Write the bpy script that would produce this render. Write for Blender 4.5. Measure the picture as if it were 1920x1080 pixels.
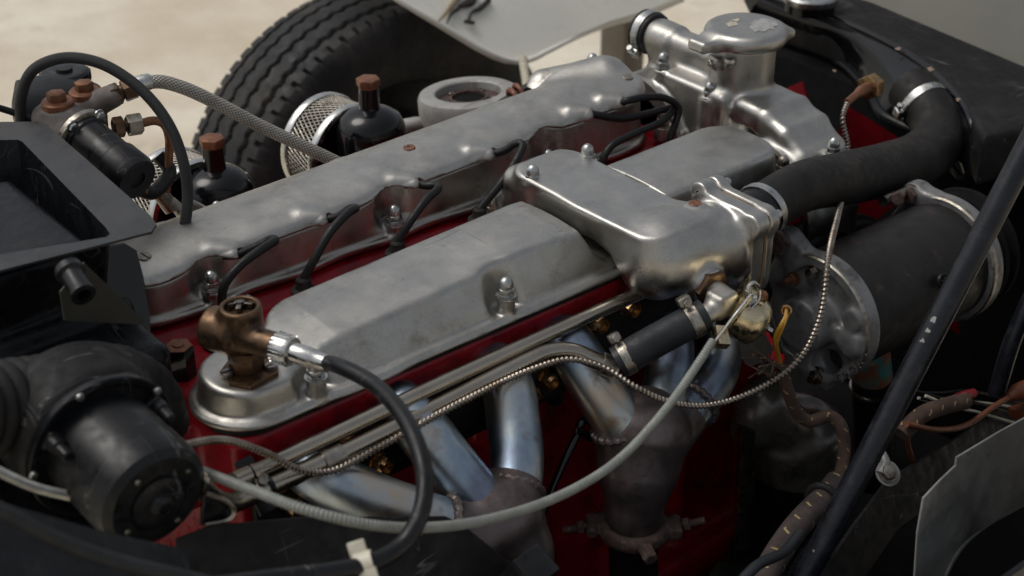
import bpy, bmesh, math, random
import numpy as np
from mathutils import Vector, Matrix

random.seed(7)
rng = np.random.default_rng(7)
for o in list(bpy.data.objects):
    bpy.data.objects.remove(o, do_unlink=True)
scene = bpy.context.scene
COL = scene.collection
R = math.radians
PI = math.pi

# ------------------------------------------------------------------ camera
CAM = Vector((-0.48335, -1.08512, 0.71553))
YAW, PITCH = R(50.5), R(30.5)
FWD = Vector((math.cos(YAW) * math.cos(PITCH), math.sin(YAW) * math.cos(PITCH), -math.sin(PITCH)))
RGT = Vector((math.sin(YAW), -math.cos(YAW), 0))
UPV = RGT.cross(FWD)
cd = bpy.data.cameras.new('camera')
cam = bpy.data.objects.new('camera', cd)
COL.objects.link(cam)
cam.matrix_world = Matrix(((RGT.x, UPV.x, -FWD.x, CAM.x), (RGT.y, UPV.y, -FWD.y, CAM.y), (RGT.z, UPV.z, -FWD.z, CAM.z), (0, 0, 0, 1)))
cd.sensor_width = 36.0
cd.lens = 2850 / 1920 * 36.0
cd.clip_start, cd.clip_end = 0.05, 500
cd.dof.use_dof = True
cd.dof.focus_distance = 1.43
cd.dof.aperture_fstop = 6.0
cd.dof.aperture_blades = 9
scene.camera = cam

# ------------------------------------------------------------------ sky, sun, exposure
SUN_EL, SUN_AZ = R(60), R(130)          # azimuth measured from +X towards +Y, where the light comes from
world = bpy.data.worlds.new('World')
scene.world = world
world.use_nodes = True
wn, wl = world.node_tree.nodes, world.node_tree.links
wn.clear()
sky = wn.new('ShaderNodeTexSky')
sky.sky_type = 'NISHITA'
sky.sun_disc = False
sky.sun_elevation = SUN_EL
sky.sun_rotation = PI / 2 - SUN_AZ
sky.dust_density = 4.0
sky.air_density = 1.0
hs = wn.new('ShaderNodeHueSaturation')
hs.inputs['Saturation'].default_value = 0.28
bg = wn.new('ShaderNodeBackground')
bg.inputs['Strength'].default_value = 0.118
wo = wn.new('ShaderNodeOutputWorld')
wl.new(sky.outputs[0], hs.inputs['Color'])
wl.new(hs.outputs[0], bg.inputs['Color'])
wl.new(bg.outputs[0], wo.inputs['Surface'])
sl = bpy.data.lights.new('sun', 'SUN')
sl.energy = 0.95
sl.angle = R(30)
sl.color = (1.0, 0.95, 0.86)
sun = bpy.data.objects.new('sun', sl)
COL.objects.link(sun)
sdir = Vector((math.cos(SUN_EL) * math.cos(SUN_AZ), math.cos(SUN_EL) * math.sin(SUN_AZ), math.sin(SUN_EL)))
sun.rotation_euler = sdir.to_track_quat('Z', 'Y').to_euler()
sun.location = (0, 0, 5)
scene.view_settings.view_transform = 'Standard'
scene.view_settings.look = 'None'
scene.view_settings.gamma = 1.0
scene.view_settings.use_curve_mapping = False
scene.view_settings.exposure = -0.14
scene.render.engine = 'CYCLES'

# ------------------------------------------------------------------ object bookkeeping
WM = {}
def tag(o, label, cat, group=None):
    o['label'] = label
    o['category'] = cat
    if group:
        o['group'] = group
    return o
def thing(name, label, cat, loc=(0, 0, 0), group=None):
    o = bpy.data.objects.new(name, None)
    o.empty_display_size = 0.02
    COL.objects.link(o)
    m = Matrix.Translation(Vector(loc))
    o.matrix_basis = m
    WM[o.name] = m
    return tag(o, label, cat, group)
def put(name, me, mat=None, parent=None, M=None, kind=None):
    """link a mesh as one object; M is its world matrix"""
    o = bpy.data.objects.new(name, me)
    COL.objects.link(o)
    M = M or Matrix.Identity(4)
    WM[o.name] = M
    if parent is not None:
        o.parent = parent
        o.matrix_parent_inverse = WM[parent.name].inverted()
    o.matrix_basis = M
    if mat is not None:
        if len(me.materials) == 0:
            me.materials.append(MAT[mat])
        elif me.materials[0] != MAT[mat]:
            o.material_slots[0].link = 'OBJECT'
            o.material_slots[0].material = MAT[mat]
    if kind:
        o['kind'] = kind
    return o

# ------------------------------------------------------------------ mesh tools: a shape is (verts, faces, uv-per-corner or None)
def mesh(*shapes, sharp=38):
    V, F, U = [], [], []
    anyuv = any(s[2] is not None for s in shapes)
    off = 0
    for v, f, u in shapes:
        v = np.asarray(v, float).reshape(-1, 3)
        V.append(v)
        F.extend([tuple(int(i) + off for i in q) for q in f])
        if anyuv:
            U.extend(u if u is not None else [[(0, 0)] * len(q) for q in f])
        off += len(v)
    V = np.concatenate(V)
    me = bpy.data.meshes.new('m')
    me.from_pydata(V.tolist(), [], F)
    if anyuv:
        lay = me.uv_layers.new(name='UVMap')
        flat = [c for q in U for p in q for c in p]
        lay.data.foreach_set('uv', flat)
    me.polygons.foreach_set('use_smooth', [True] * len(me.polygons))
    if sharp:
        me.set_sharp_from_angle(angle=R(sharp))
    me.update()
    return me
def xf(shape, M):
    v = np.asarray(shape[0], float).reshape(-1, 3)
    A = np.array(M)
    return (v @ A[:3, :3].T + A[:3, 3], shape[1], shape[2])
def mv(shape, d):
    return (np.asarray(shape[0], float) + np.array(d), shape[1], shape[2])
def axis_matrix(origin, z, xhint=(0.3, 1, 0.2)):
    z = Vector(z).normalized()
    x = Vector(xhint)
    x = x - z * x.dot(z)
    if x.length < 1e-5:
        x = Vector((1, 0, 0)) - z * z.x
    x.normalize()
    y = z.cross(x)
    o = Vector(origin)
    return Matrix(((x.x, y.x, z.x, o.x), (x.y, y.y, z.y, o.y), (x.z, y.z, z.z, o.z), (0, 0, 0, 1)))
def spline(pts, step=0.004, closed=False):
    P = np.array(pts, float)
    n = len(P)
    if n == 2:
        k = max(2, int(np.linalg.norm(P[1] - P[0]) / step) + 1)
        t = np.linspace(0, 1, k)[:, None]
        return P[0] * (1 - t) + P[1] * t
    out = []
    segs = n if closed else n - 1
    for i in range(segs):
        if closed:
            p0, p1, p2, p3 = P[i - 1], P[i], P[(i + 1) % n], P[(i + 2) % n]
        else:
            p1, p2 = P[i], P[i + 1]
            p0 = P[i - 1] if i else 2 * p1 - p2
            p3 = P[i + 2] if i + 2 < n else 2 * p2 - p1
        d = [max(1e-6, np.linalg.norm(b - a)) ** 0.5 for a, b in ((p0, p1), (p1, p2), (p2, p3))]
        t0, t1 = 0.0, d[0]
        t2 = t1 + d[1]
        t3 = t2 + d[2]
        k = max(2, int(np.linalg.norm(p2 - p1) / step) + 1)
        for t in np.linspace(t1, t2, k, endpoint=False):
            a1 = (t1 - t) / (t1 - t0) * p0 + (t - t0) / (t1 - t0) * p1
            a2 = (t2 - t) / (t2 - t1) * p1 + (t - t1) / (t2 - t1) * p2
            a3 = (t3 - t) / (t3 - t2) * p2 + (t - t2) / (t3 - t2) * p3
            b1 = (t2 - t) / (t2 - t0) * a1 + (t - t0) / (t2 - t0) * a2
            b2 = (t3 - t) / (t3 - t1) * a2 + (t - t1) / (t3 - t1) * a3
            out.append((t2 - t) / (t2 - t1) * b1 + (t - t1) / (t2 - t1) * b2)
    if not closed:
        out.append(P[-1])
    P = np.array(out)
    # resample to an even step
    s = np.concatenate([[0], np.cumsum(np.linalg.norm(np.diff(P, axis=0), axis=1))])
    k = max(2, int(s[-1] / step) + 1)
    t = np.linspace(0, s[-1], k)
    return np.stack([np.interp(t, s, P[:, i]) for i in range(3)], 1)
def frames(P):
    T = np.gradient(P, axis=0)
    T /= np.linalg.norm(T, axis=1)[:, None] + 1e-12
    n = np.cross(T[0], (0.21, 0.33, 0.92))
    n /= np.linalg.norm(n)
    N = []
    for t in T:
        n = n - t * n.dot(t)
        n /= np.linalg.norm(n) + 1e-12
        N.append(n.copy())
    N = np.array(N)
    return T, N, np.cross(T, N)
def tube(pts, r, seg=14, step=0.004, caps=True, rib=None, helix=None, smooth=True, flat=None):
    """r: number or list of (fraction, radius). rib=(pitch, depth): round rings. helix=(pitch, depth): spiral armour."""
    if rib:
        step = rib[0] / 6
    if helix:
        step = helix[0] / 6
    P = spline(pts, step) if smooth else np.array(pts, float)
    n = len(P)
    s = np.concatenate([[0], np.cumsum(np.linalg.norm(np.diff(P, axis=0), axis=1))])
    if np.isscalar(r):
        rr = np.full(n, float(r))
    else:
        rr = np.interp(s / s[-1], [a for a, b in r], [b for a, b in r])
    if rib:
        rr = rr + rib[1] * (np.abs(np.cos(PI * s / rib[0])) - 0.5)
    T, N, B = frames(P)
    th = np.linspace(0, 2 * PI, seg, endpoint=False)
    Rr = np.repeat(rr[:, None], seg, 1)
    if helix:
        Rr = Rr + helix[1] * np.cos(2 * PI * s[:, None] / helix[0] - th[None, :])
    fx, fy = flat if flat else (1, 1)
    V = P[:, None, :] + Rr[:, :, None] * (fx * np.cos(th)[None, :, None] * N[:, None, :] + fy * np.sin(th)[None, :, None] * B[:, None, :])
    V = V.reshape(-1, 3)
    F, U = [], []
    for i in range(n - 1):
        for j in range(seg):
            k = (j + 1) % seg
            F.append((i * seg + j, i * seg + k, (i + 1) * seg + k, (i + 1) * seg + j))
            U.append([(s[i], j / seg), (s[i], (j + 1) / seg), (s[i + 1], (j + 1) / seg), (s[i + 1], j / seg)])
    if caps:
        F.append(tuple(range(seg - 1, -1, -1)))
        F.append(tuple((n - 1) * seg + j for j in range(seg)))
        U.append([(0, 0)] * seg)
        U.append([(0, 0)] * seg)
    return (V, F, U)
def lathe(prof, seg=32, M=None, arc=None):
    """prof: (radius, height) from bottom to top round local Z"""
    prof = list(prof)
    full = arc is None
    a0, a1 = (0, 2 * PI) if full else arc
    th = np.linspace(a0, a1, seg, endpoint=not full)
    n = len(th)
    V, F = [], []
    rows = []
    for r, h in prof:
        if r < 1e-7 and full:
            rows.append([len(V)])
            V.append((0, 0, h))
        else:
            rows.append(list(range(len(V), len(V) + n)))
            V.extend([(r * math.cos(t), r * math.sin(t), h) for t in th])
    for a, b in zip(rows[:-1], rows[1:]):
        for j in range(n if full else n - 1):
            k = (j + 1) % n
            if len(a) == 1 and len(b) == 1:
                continue
            if len(a) == 1:
                F.append((a[0], b[k], b[j]))
            elif len(b) == 1:
                F.append((a[j], a[k], b[0]))
            else:
                F.append((a[j], a[k], b[k], b[j]))
    if full:
        if len(rows[0]) > 1:
            F.append(tuple(rows[0][::-1]))
        if len(rows[-1]) > 1:
            F.append(tuple(rows[-1]))
    s = (np.array(V), F, None)
    return xf(s, M) if M is not None else s
def box(lo, hi, bev=0.002, seg=2):
    bm = bmesh.new()
    lo, hi = Vector(lo), Vector(hi)
    c, d = (lo + hi) / 2, hi - lo
    bmesh.ops.create_cube(bm, size=1, matrix=Matrix.Translation(c) @ Matrix.Diagonal((d.x, d.y, d.z, 1)))
    if bev:
        bmesh.ops.bevel(bm, geom=bm.edges[:], offset=bev, segments=seg, profile=0.5, affect='EDGES')
    return from_bm(bm)
def from_bm(bm):
    bm.verts.index_update()
    V = np.array([v.co[:] for v in bm.verts])
    F = [tuple(v.index for v in f.verts) for f in bm.faces]
    bm.free()
    return (V, F, None)
def prism(poly, z0, z1, bev=0.0, seg=2, M=None):
    """polygon (x, y) raised from z0 to z1, edges rounded"""
    bm = bmesh.new()
    vs = [bm.verts.new((p[0], p[1], z0)) for p in poly]
    f = bm.faces.new(vs)
    f.normal_update()
    if f.normal.z > 0:
        f.normal_flip()
    ret = bmesh.ops.extrude_face_region(bm, geom=[f])
    for v in [g for g in ret['geom'] if isinstance(g, bmesh.types.BMVert)]:
        v.co.z = z1
    bm.normal_update()
    if bev:
        ed = [e for e in bm.edges if abs(e.verts[0].co.z - e.verts[1].co.z) < 1e-9]
        bmesh.ops.bevel(bm, geom=ed, offset=bev, segments=seg, profile=0.5, affect='EDGES')
    s = from_bm(bm)
    return xf(s, M) if M is not None else s
def sheet(poly3, th, bev=0.0):
    """a flat or nearly flat 3-D polygon given thickness along its own normal"""
    P = [Vector(p) for p in poly3]
    c = sum(P, Vector()) / len(P)
    n = Vector()
    for i in range(len(P)):
        n += (P[i] - c).cross(P[(i + 1) % len(P)] - c)
    M = axis_matrix(c, n, P[1] - P[0])
    Mi = M.inverted()
    q = [(Mi @ p)[:2] for p in P]
    return prism(q, -th / 2, th / 2, bev, 1, M)
def ngon(r, n, rot=0):
    return [(r * math.cos(2 * PI * i / n + rot), r * math.sin(2 * PI * i / n + rot)) for i in range(n)]
def hexbolt(r, h, washer=True, slot=False):
    s = [prism(ngon(r, 6), 0.0012 if washer else 0, h, r * 0.09, 2)]
    if washer:
        s.append(lathe([(r * 1.25, 0), (r * 1.25, 0.0011), (r * 0.4, 0.0013)], 20))
    return s
def dome_nut(r=0.0077, h=0.0085, washer=True):
    s = hexbolt(r, h, washer)
    d = r * 0.84
    s.append(lathe([(d, h - 0.0003), (d, h + 0.003)] + [(d * math.cos(a), h + 0.003 + d * 1.15 * math.sin(a)) for a in np.linspace(0.2, PI / 2 - 0.01, 6)] + [(0, h + 0.003 + d * 1.15)], 16))
    return s
def torus(R0, r0, M=None, seg=32, rs=10, arc=(0, 2 * PI)):
    full = abs(arc[1] - arc[0] - 2 * PI) < 1e-6
    th = np.linspace(arc[0], arc[1], seg, endpoint=not full)
    ph = np.linspace(0, 2 * PI, rs, endpoint=False)
    V, F = [], []
    for t in th:
        for p in ph:
            V.append(((R0 + r0 * math.cos(p)) * math.cos(t), (R0 + r0 * math.cos(p)) * math.sin(t), r0 * math.sin(p)))
    n = len(th)
    for i in range(n if full else n - 1):
        for j in range(rs):
            a, b = i * rs, ((i + 1) % n) * rs
            k = (j + 1) % rs
            F.append((a + j, b + j, b + k, a + k))
    s = (np.array(V), F, None)
    return xf(s, M) if M is not None else s

# ------------------------------------------------------------------ cast shapes: signed distances meshed with surface nets
def smin(a, b, k):
    h = np.clip(0.5 + 0.5 * (b - a) / k, 0, 1)
    return b * (1 - h) + a * h - k * h * (1 - h)
def smax(a, b, k):
    return -smin(-a, -b, k)
def rb2(x, y, cx, cy, hx, hy, r):
    qx = np.abs(x - cx) - hx + r
    qy = np.abs(y - cy) - hy + r
    return np.hypot(np.maximum(qx, 0), np.maximum(qy, 0)) + np.minimum(np.maximum(qx, qy), 0) - r
def sbox(P, c, h, r=0.004, M=None):
    if M is not None:
        A = np.array(M.inverted())
        P = P @ A[:3, :3].T + A[:3, 3]
    q = np.abs(P - np.array(c)) - np.array(h) + r
    return np.linalg.norm(np.maximum(q, 0), axis=-1) + np.minimum(q.max(-1), 0) - r
def scap(P, a, b, ra, rb=None):
    a, b = np.array(a, float), np.array(b, float)
    rb = ra if rb is None else rb
    ba = b - a
    t = np.clip(((P - a) @ ba) / ba.dot(ba), 0, 1)
    return np.linalg.norm(P - a - t[..., None] * ba, axis=-1) - (ra + (rb - ra) * t)
def scyl(P, a, b, r, rnd=0.002):
    a, b = np.array(a, float), np.array(b, float)
    ba = b - a
    L = np.linalg.norm(ba)
    u = ba / L
    t = (P - a) @ u
    rad = np.linalg.norm(P - a - t[..., None] * u, axis=-1)
    qx, qy = rad - r + rnd, np.abs(t - L / 2) - L / 2 + rnd
    return np.hypot(np.maximum(qx, 0), np.maximum(qy, 0)) + np.minimum(np.maximum(qx, qy), 0) - rnd
def spath(P, pts, r, k=0.0):
    Q = spline(pts, 0.012)
    s = np.linspace(0, 1, len(Q))
    rr = np.full(len(Q), r) if np.isscalar(r) else np.interp(s, [a for a, b in r], [b for a, b in r])
    d = None
    for i in range(len(Q) - 1):
        e = scap(P, Q[i], Q[i + 1], rr[i], rr[i + 1])
        d = e if d is None else np.minimum(d, e)
    return d
def nets(fn, lo, hi, h):
    lo, hi = np.array(lo, float), np.array(hi, float)
    n = np.ceil((hi - lo) / h).astype(int) + 1
    ax = [lo[i] + h * np.arange(n[i]) for i in range(3)]
    F = np.empty(tuple(n), np.float32)
    yy, zz = np.meshgrid(ax[1], ax[2], indexing='ij')
    step = max(1, 300000 // (n[1] * n[2]))
    for i in range(0, n[0], step):
        xs = ax[0][i:i + step]
        P = np.empty((len(xs), n[1], n[2], 3))
        P[..., 0] = xs[:, None, None]
        P[..., 1] = yy
        P[..., 2] = zz
        F[i:i + step] = fn(P.reshape(-1, 3)).reshape(len(xs), n[1], n[2])
    S = F < 0
    m = n - 1
    cnt = np.zeros(tuple(m), np.int8)
    acc = np.zeros(tuple(m) + (3,), np.float32)
    def sl(o):
        return tuple(slice(o[i], o[i] + m[i]) for i in range(3))
    for a in range(3):
        b, c = (a + 1) % 3, (a + 2) % 3
        for ob in (0, 1):
            for oc in (0, 1):
                o0 = [0, 0, 0]
                o0[b], o0[c] = ob, oc
                o1 = list(o0)
                o1[a] = 1
                f0, f1 = F[sl(o0)], F[sl(o1)]
                x = (f0 < 0) != (f1 < 0)
                t = np.where(x, f0 / np.where(x, f0 - f1, 1), 0)
                cnt += x
                acc[..., a] += np.where(x, t, 0)
                acc[..., b] += x * ob
                acc[..., c] += x * oc
    act = cnt > 0
    idx = -np.ones(tuple(m), int)
    idx[act] = np.arange(act.sum())
    cells = np.argwhere(act)
    V = lo + h * (cells + acc[act] / cnt[act][:, None])
    Fa = []
    for a in range(3):
        b, c = (a + 1) % 3, (a + 2) % 3
        s0 = [slice(None)] * 3
        s1 = [slice(None)] * 3
        s0[a], s1[a] = slice(0, -1), slice(1, None)
        x = S[tuple(s0)] != S[tuple(s1)]
        e = np.argwhere(x)
        e = e[(e[:, b] > 0) & (e[:, c] > 0) & (e[:, b] < m[b]) & (e[:, c] < m[c])]
        if len(e) == 0:
            continue
        ins = S[tuple(e.T)]
        q = []
        for db, dc in ((-1, -1), (0, -1), (0, 0), (-1, 0)):
            g = e.copy()
            g[:, b] += db
            g[:, c] += dc
            q.append(idx[tuple(g.T)])
        q = np.stack(q, 1)
        q[~ins] = q[~ins][:, ::-1]
        Fa.append(q)
    Fq = np.concatenate(Fa)
    e = h * 0.05
    for _ in range(2):
        f = fn(V)
        g = np.stack([(fn(V + d) - fn(V - d)) / (2 * e) for d in (np.eye(3) * e)], 1)
        gl = np.maximum((g * g).sum(1), 0.25)
        stp = g * (f / gl)[:, None]
        ln = np.linalg.norm(stp, axis=1)
        stp *= np.minimum(1, 0.7 * h / np.maximum(ln, 1e-9))[:, None]
        V = V - stp
    return V, Fq
def cast(fn, lo, hi, h=0.002, sharp=None, relax=0):
    V, Fq = nets(fn, lo, hi, h)
    if relax:
        E = np.concatenate([Fq[:, [0, 1]], Fq[:, [1, 2]], Fq[:, [2, 3]], Fq[:, [3, 0]]])
        E = np.concatenate([E, E[:, ::-1]])
        deg = np.bincount(E[:, 0], minlength=len(V))[:, None]
        for it in range(relax * 2):
            S = np.stack([np.bincount(E[:, 0], V[E[:, 1], a], len(V)) for a in range(3)], 1) / np.maximum(deg, 1)
            V = V + (0.55 if it % 2 == 0 else -0.52) * (S - V)
    me = bpy.data.meshes.new('m')
    me.from_pydata(V.tolist(), [], Fq.tolist())
    me.polygons.foreach_set('use_smooth', [True] * len(me.polygons))
    if sharp:
        me.set_sharp_from_angle(angle=R(sharp))
    me.update()
    return me

# ------------------------------------------------------------------ materials
MAT = {}
class NT:
    def __init__(self, name):
        m = bpy.data.materials.new(name)
        m.use_nodes = True
        self.m, self.n, self.l = m, m.node_tree.nodes, m.node_tree.links
        self.n.clear()
        self.out = self.n.new('ShaderNodeOutputMaterial')
        self.b = self.n.new('ShaderNodeBsdfPrincipled')
        self.l.new(self.b.outputs[0], self.out.inputs['Surface'])
        tc = self.n.new('ShaderNodeTexCoord')
        oi = self.n.new('ShaderNodeObjectInfo')
        ad = self.n.new('ShaderNodeVectorMath')
        ad.operation = 'ADD'
        self.l.new(tc.outputs['Object'], ad.inputs[0])
        self.l.new(oi.outputs['Random'], ad.inputs[1])
        self.co = ad.outputs[0]
        self.uv = tc.outputs['UV']
        MAT[name] = m
    def _in(self, s, v):
        if hasattr(v, 'is_linked') or hasattr(v, 'links'):
            self.l.new(v, s)
        else:
            s.default_value = v
    def noise(self, scale, detail=4, rough=0.55, co=None, stretch=None, dist=0.0):
        t = self.n.new('ShaderNodeTexNoise')
        t.inputs['Scale'].default_value = scale
        t.inputs['Detail'].default_value = detail
        t.inputs['Roughness'].default_value = rough
        t.inputs['Distortion'].default_value = dist
        c = co or self.co
        if stretch:
            mp = self.n.new('ShaderNodeMapping')
            mp.inputs['Scale'].default_value = stretch
            self.l.new(c, mp.inputs[0])
            c = mp.outputs[0]
        self.l.new(c, t.inputs['Vector'])
        return t.outputs['Fac']
    def vor(self, scale, co=None):
        t = self.n.new('ShaderNodeTexVoronoi')
        t.inputs['Scale'].default_value = scale
        self.l.new(co or self.co, t.inputs['Vector'])
        return t.outputs['Distance']
    def rng(self, v, a, b, c=0.0, d=1.0):
        t = self.n.new('ShaderNodeMapRange')
        self.l.new(v, t.inputs['Value'])
        t.inputs['From Min'].default_value = a
        t.inputs['From Max'].default_value = b
        t.inputs['To Min'].default_value = c
        t.inputs['To Max'].default_value = d
        return t.outputs[0]
    def math(self, op, a, b=0.0):
        t = self.n.new('ShaderNodeMath')
        t.operation = op
        self._in(t.inputs[0], a)
        self._in(t.inputs[1], b)
        return t.outputs[0]
    def mix(self, f, a, b):
        t = self.n.new('ShaderNodeMix')
        t.data_type = 'RGBA'
        self._in(t.inputs['Factor'], f)
        for s, v in (('A', a), ('B', b)):
            k = [i for i in t.inputs if i.name == s and i.type == 'RGBA'][0]
            if isinstance(v, tuple):
                k.default_value = v + (1,) if len(v) == 3 else v
            else:
                self.l.new(v, k)
        return [o for o in t.outputs if o.type == 'RGBA'][0]
    def ramp(self, v, stops):
        t = self.n.new('ShaderNodeValToRGB')
        e = t.color_ramp.elements
        while len(e) < len(stops):
            e.new(0.5)
        for el, (p, c) in zip(e, stops):
            el.position = p
            el.color = c + (1,)
        self.l.new(v, t.inputs[0])
        return t.outputs[0]
    def bump(self, h, strength, dist=0.001, prev=None):
        t = self.n.new('ShaderNodeBump')
        t.inputs['Strength'].default_value = strength
        t.inputs['Distance'].default_value = dist
        self.l.new(h, t.inputs['Height'])
        if prev is not None:
            self.l.new(prev, t.inputs['Normal'])
        self.l.new(t.outputs[0], self.b.inputs['Normal'])
        return t.outputs[0]
    def set(self, col=None, rough=None, metal=None, spec=None, coat=None):
        for k, v in (('Base Color', col), ('Roughness', rough), ('Metallic', metal), ('Specular IOR Level', spec), ('Coat Weight', coat)):
            if v is None:
                continue
            s = self.b.inputs[k]
            if isinstance(v, tuple) and len(v) == 3:
                v = v + (1,)
            self._in(s, v)

def simple(name, col, rough=0.5, metal=0.0, var=0.35, vs=40, rv=0.15, bs=900, bst=0.15, dirt=None, dth=(0.55, 0.7), ds=60, spec=None, coat=None, scr=None):
    """one base colour with mottling, roughness changes, fine relief and an optional second colour (wear, rust, dust) in patches"""
    t = NT(name)
    n1 = t.noise(vs, 5)
    dk = tuple(c * (1 - var) for c in col)
    lt = tuple(min(1, c * (1 + var * 0.6)) for c in col)
    c = t.mix(t.rng(n1, 0.3, 0.7), dk, lt)
    if dirt:
        n2 = t.noise(ds, 6, 0.65)
        c = t.mix(t.rng(n2, dth[0], dth[1]), c, dirt)
    if scr:
        for st_, sc_ in (((1, 0.035, 0.2), 40), ((0.05, 1, 0.3), 46)):
            ln = t.math('ABSOLUTE', t.math('SUBTRACT', t.noise(sc_, 2, 0.5, stretch=st_, dist=0.05), 0.5))
            mk = t.math('MULTIPLY', t.rng(ln, 0.0035, 0.0008), t.rng(t.noise(17, 4), 0.50, 0.62, 0, scr[1]))
            c = t.mix(mk, c, scr[0])
    n3 = t.noise(vs * 3.1, 4)
    t.set(c, t.rng(n3, 0.3, 0.7, max(0.03, rough - rv), min(1, rough + rv)), metal, spec, coat)
    if bst:
        t.bump(t.noise(bs, 3), bst, 0.0006)
    return t

# cast aluminium: matt grain, oil staining, scattered pits, faint polishing lines
def alu(name, base, rough, stain, lines=0.24):
    t = NT(name)
    n1 = t.noise(14, 5, 0.6)
    n2 = t.noise(75, 5, 0.6)
    c = t.mix(t.rng(n1, 0.32, 0.68), tuple(x * 0.92 for x in base), tuple(min(1, x * 1.04) for x in base))
    c = t.mix(t.rng(n2, 0.35, 0.75, 0, 0.30), c, tuple(x * 0.62 for x in base))
    st = t.math('MULTIPLY', t.rng(t.noise(11, 6, 0.7, dist=0.8), 0.50, 0.66), t.rng(t.noise(85, 6, 0.75), 0.40, 0.62))
    c = t.mix(t.math('MULTIPLY', st, stain), c, (0.10, 0.075, 0.055))
    c = t.mix(t.rng(t.noise(650, 3, 0.7), 0.40, 0.70, 0, 0.35), c, tuple(x * 0.60 for x in base))
    pit = t.math('MULTIPLY', t.rng(t.vor(170), 0.10, 0.05), t.rng(t.noise(30, 3), 0.52, 0.62))
    c = t.mix(t.math('MULTIPLY', pit, 0.75), c, (0.06, 0.05, 0.045))
    for st_, sc_ in (((1, 0.05, 0.3), 46), ((0.05, 1, 0.4), 60), ((0.7, 0.5, 0.05), 50)):
        ln = t.math('ABSOLUTE', t.math('SUBTRACT', t.noise(sc_, 2, 0.5, stretch=st_, dist=0.05), 0.5))
        mk = t.math('MULTIPLY', t.rng(ln, 0.0030, 0.0006), t.rng(t.noise(21, 4), 0.48, 0.60, 0, 0.5))
        c = t.mix(mk, c, tuple(x * 0.45 for x in base))
    r = t.rng(t.noise(34, 5, 0.6), 0.3, 0.7, rough - 0.11, rough + 0.12)
    t.set(c, t.math('ADD', r, t.math('MULTIPLY', st, 0.2)), 1.0)
    b = t.bump(t.noise(1100, 3, 0.7), 0.34, 0.0004)
    if lines:
        b = t.bump(t.noise(260, 3, stretch=(0.12, 1, 1)), lines, 0.0004, b)
    b = t.bump(t.math('SUBTRACT', t.noise(90, 4), pit), 0.10, 0.0008, b)
    return t
alu('cast_aluminium', (0.50, 0.488, 0.458), 0.38, 0.45)
alu('aluminium_polished', (0.52, 0.508, 0.478), 0.34, 0.45)
alu('aluminium_dirty', (0.42, 0.395, 0.365), 0.36, 1.0)
alu('grey_metal', (0.36, 0.35, 0.34), 0.55, 0.5, 0)
simple('pale_grey_casting', (0.33, 0.325, 0.31), 0.6, 0.25, 0.25, 25, dirt=(0.16, 0.13, 0.11), dth=(0.55, 0.75))
simple('dark_alloy', (0.20, 0.20, 0.20), 0.42, 0.35, 0.35, 30, dirt=(0.05, 0.047, 0.045), dth=(0.5, 0.72), ds=50, spec=0.5)
simple('rough_casting', (0.17, 0.15, 0.14), 0.75, 0.3, 0.35, 60, bst=0.5, bs=500, dirt=(0.26, 0.24, 0.21))
simple('zinc', (0.50, 0.51, 0.50), 0.34, 1.0, 0.3, 90, dirt=(0.20, 0.18, 0.15), dth=(0.56, 0.75), ds=150)
simple('zinc_worn', (0.36, 0.34, 0.30), 0.42, 1.0, 0.35, 110, dirt=(0.17, 0.12, 0.08), dth=(0.50, 0.7), ds=150)
simple('steel_bright', (0.60, 0.60, 0.58), 0.24, 1.0, 0.2, 60)
simple('nickel_pipe', (0.42, 0.38, 0.32), 0.27, 1.0, 0.10, 18, rv=0.06, dirt=(0.30, 0.255, 0.205), dth=(0.58, 0.80), ds=30, bs=1500, bst=0.05)
simple('brass', (0.50, 0.31, 0.15), 0.34, 1.0, 0.3, 80, dirt=(0.13, 0.07, 0.04), dth=(0.5, 0.7), ds=120)
simple('brass_brown', (0.150, 0.090, 0.052), 0.40, 0.85, 0.32, 45, dirt=(0.060, 0.042, 0.032), dth=(0.46, 0.66), ds=60)
simple('copper_oxide', (0.2475, 0.1125, 0.0638), 0.52, 0.7, 0.3, 80, dirt=(0.1275, 0.0675, 0.045), dth=(0.5, 0.7), ds=130)
simple('rust', (0.075, 0.046, 0.038), 0.75, 0.2, 0.4, 120, bst=0.6, bs=600, dirt=(0.13, 0.095, 0.085), dth=(0.52, 0.68), ds=150)
simple('passivated_gold', (0.68, 0.58, 0.385), 0.27, 1.0, 0.22, 60, dirt=(0.24, 0.16, 0.08), dth=(0.54, 0.72), ds=80)
simple('red_enamel', (0.27, 0.005, 0.013), 0.36, 0.0, 0.32, 35, dirt=(0.028, 0.005, 0.006), dth=(0.54, 0.76), ds=28, bst=0.35, bs=170, spec=0.35)
simple('red_bright', (0.22, 0.004, 0.011), 0.42, 0.0, 0.35, 20, dirt=(0.05, 0.008, 0.01), dth=(0.54, 0.78), ds=30, spec=0.3)
simple('black_gloss', (0.0042, 0.0046, 0.0058), 0.13, 0.0, 0.3, 40, rv=0.06, bst=0.03, dirt=(0.02, 0.02, 0.02), dth=(0.62, 0.8), ds=90, spec=0.42)
simple('black_paint', (0.0072, 0.0080, 0.0102), 0.30, 0.0, 0.4, 30, rv=0.13, bst=0.14, bs=380, dirt=(0.024, 0.023, 0.023), dth=(0.58, 0.82), ds=22, spec=0.22, scr=((0.08, 0.08, 0.08), 0.7))
simple('black_satin', (0.0090, 0.0097, 0.0112), 0.36, 0.0, 0.35, 30, bst=0.15, dirt=(0.027, 0.026, 0.025), dth=(0.58, 0.85), ds=35, spec=0.32, scr=((0.11, 0.11, 0.11), 0.8))
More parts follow.
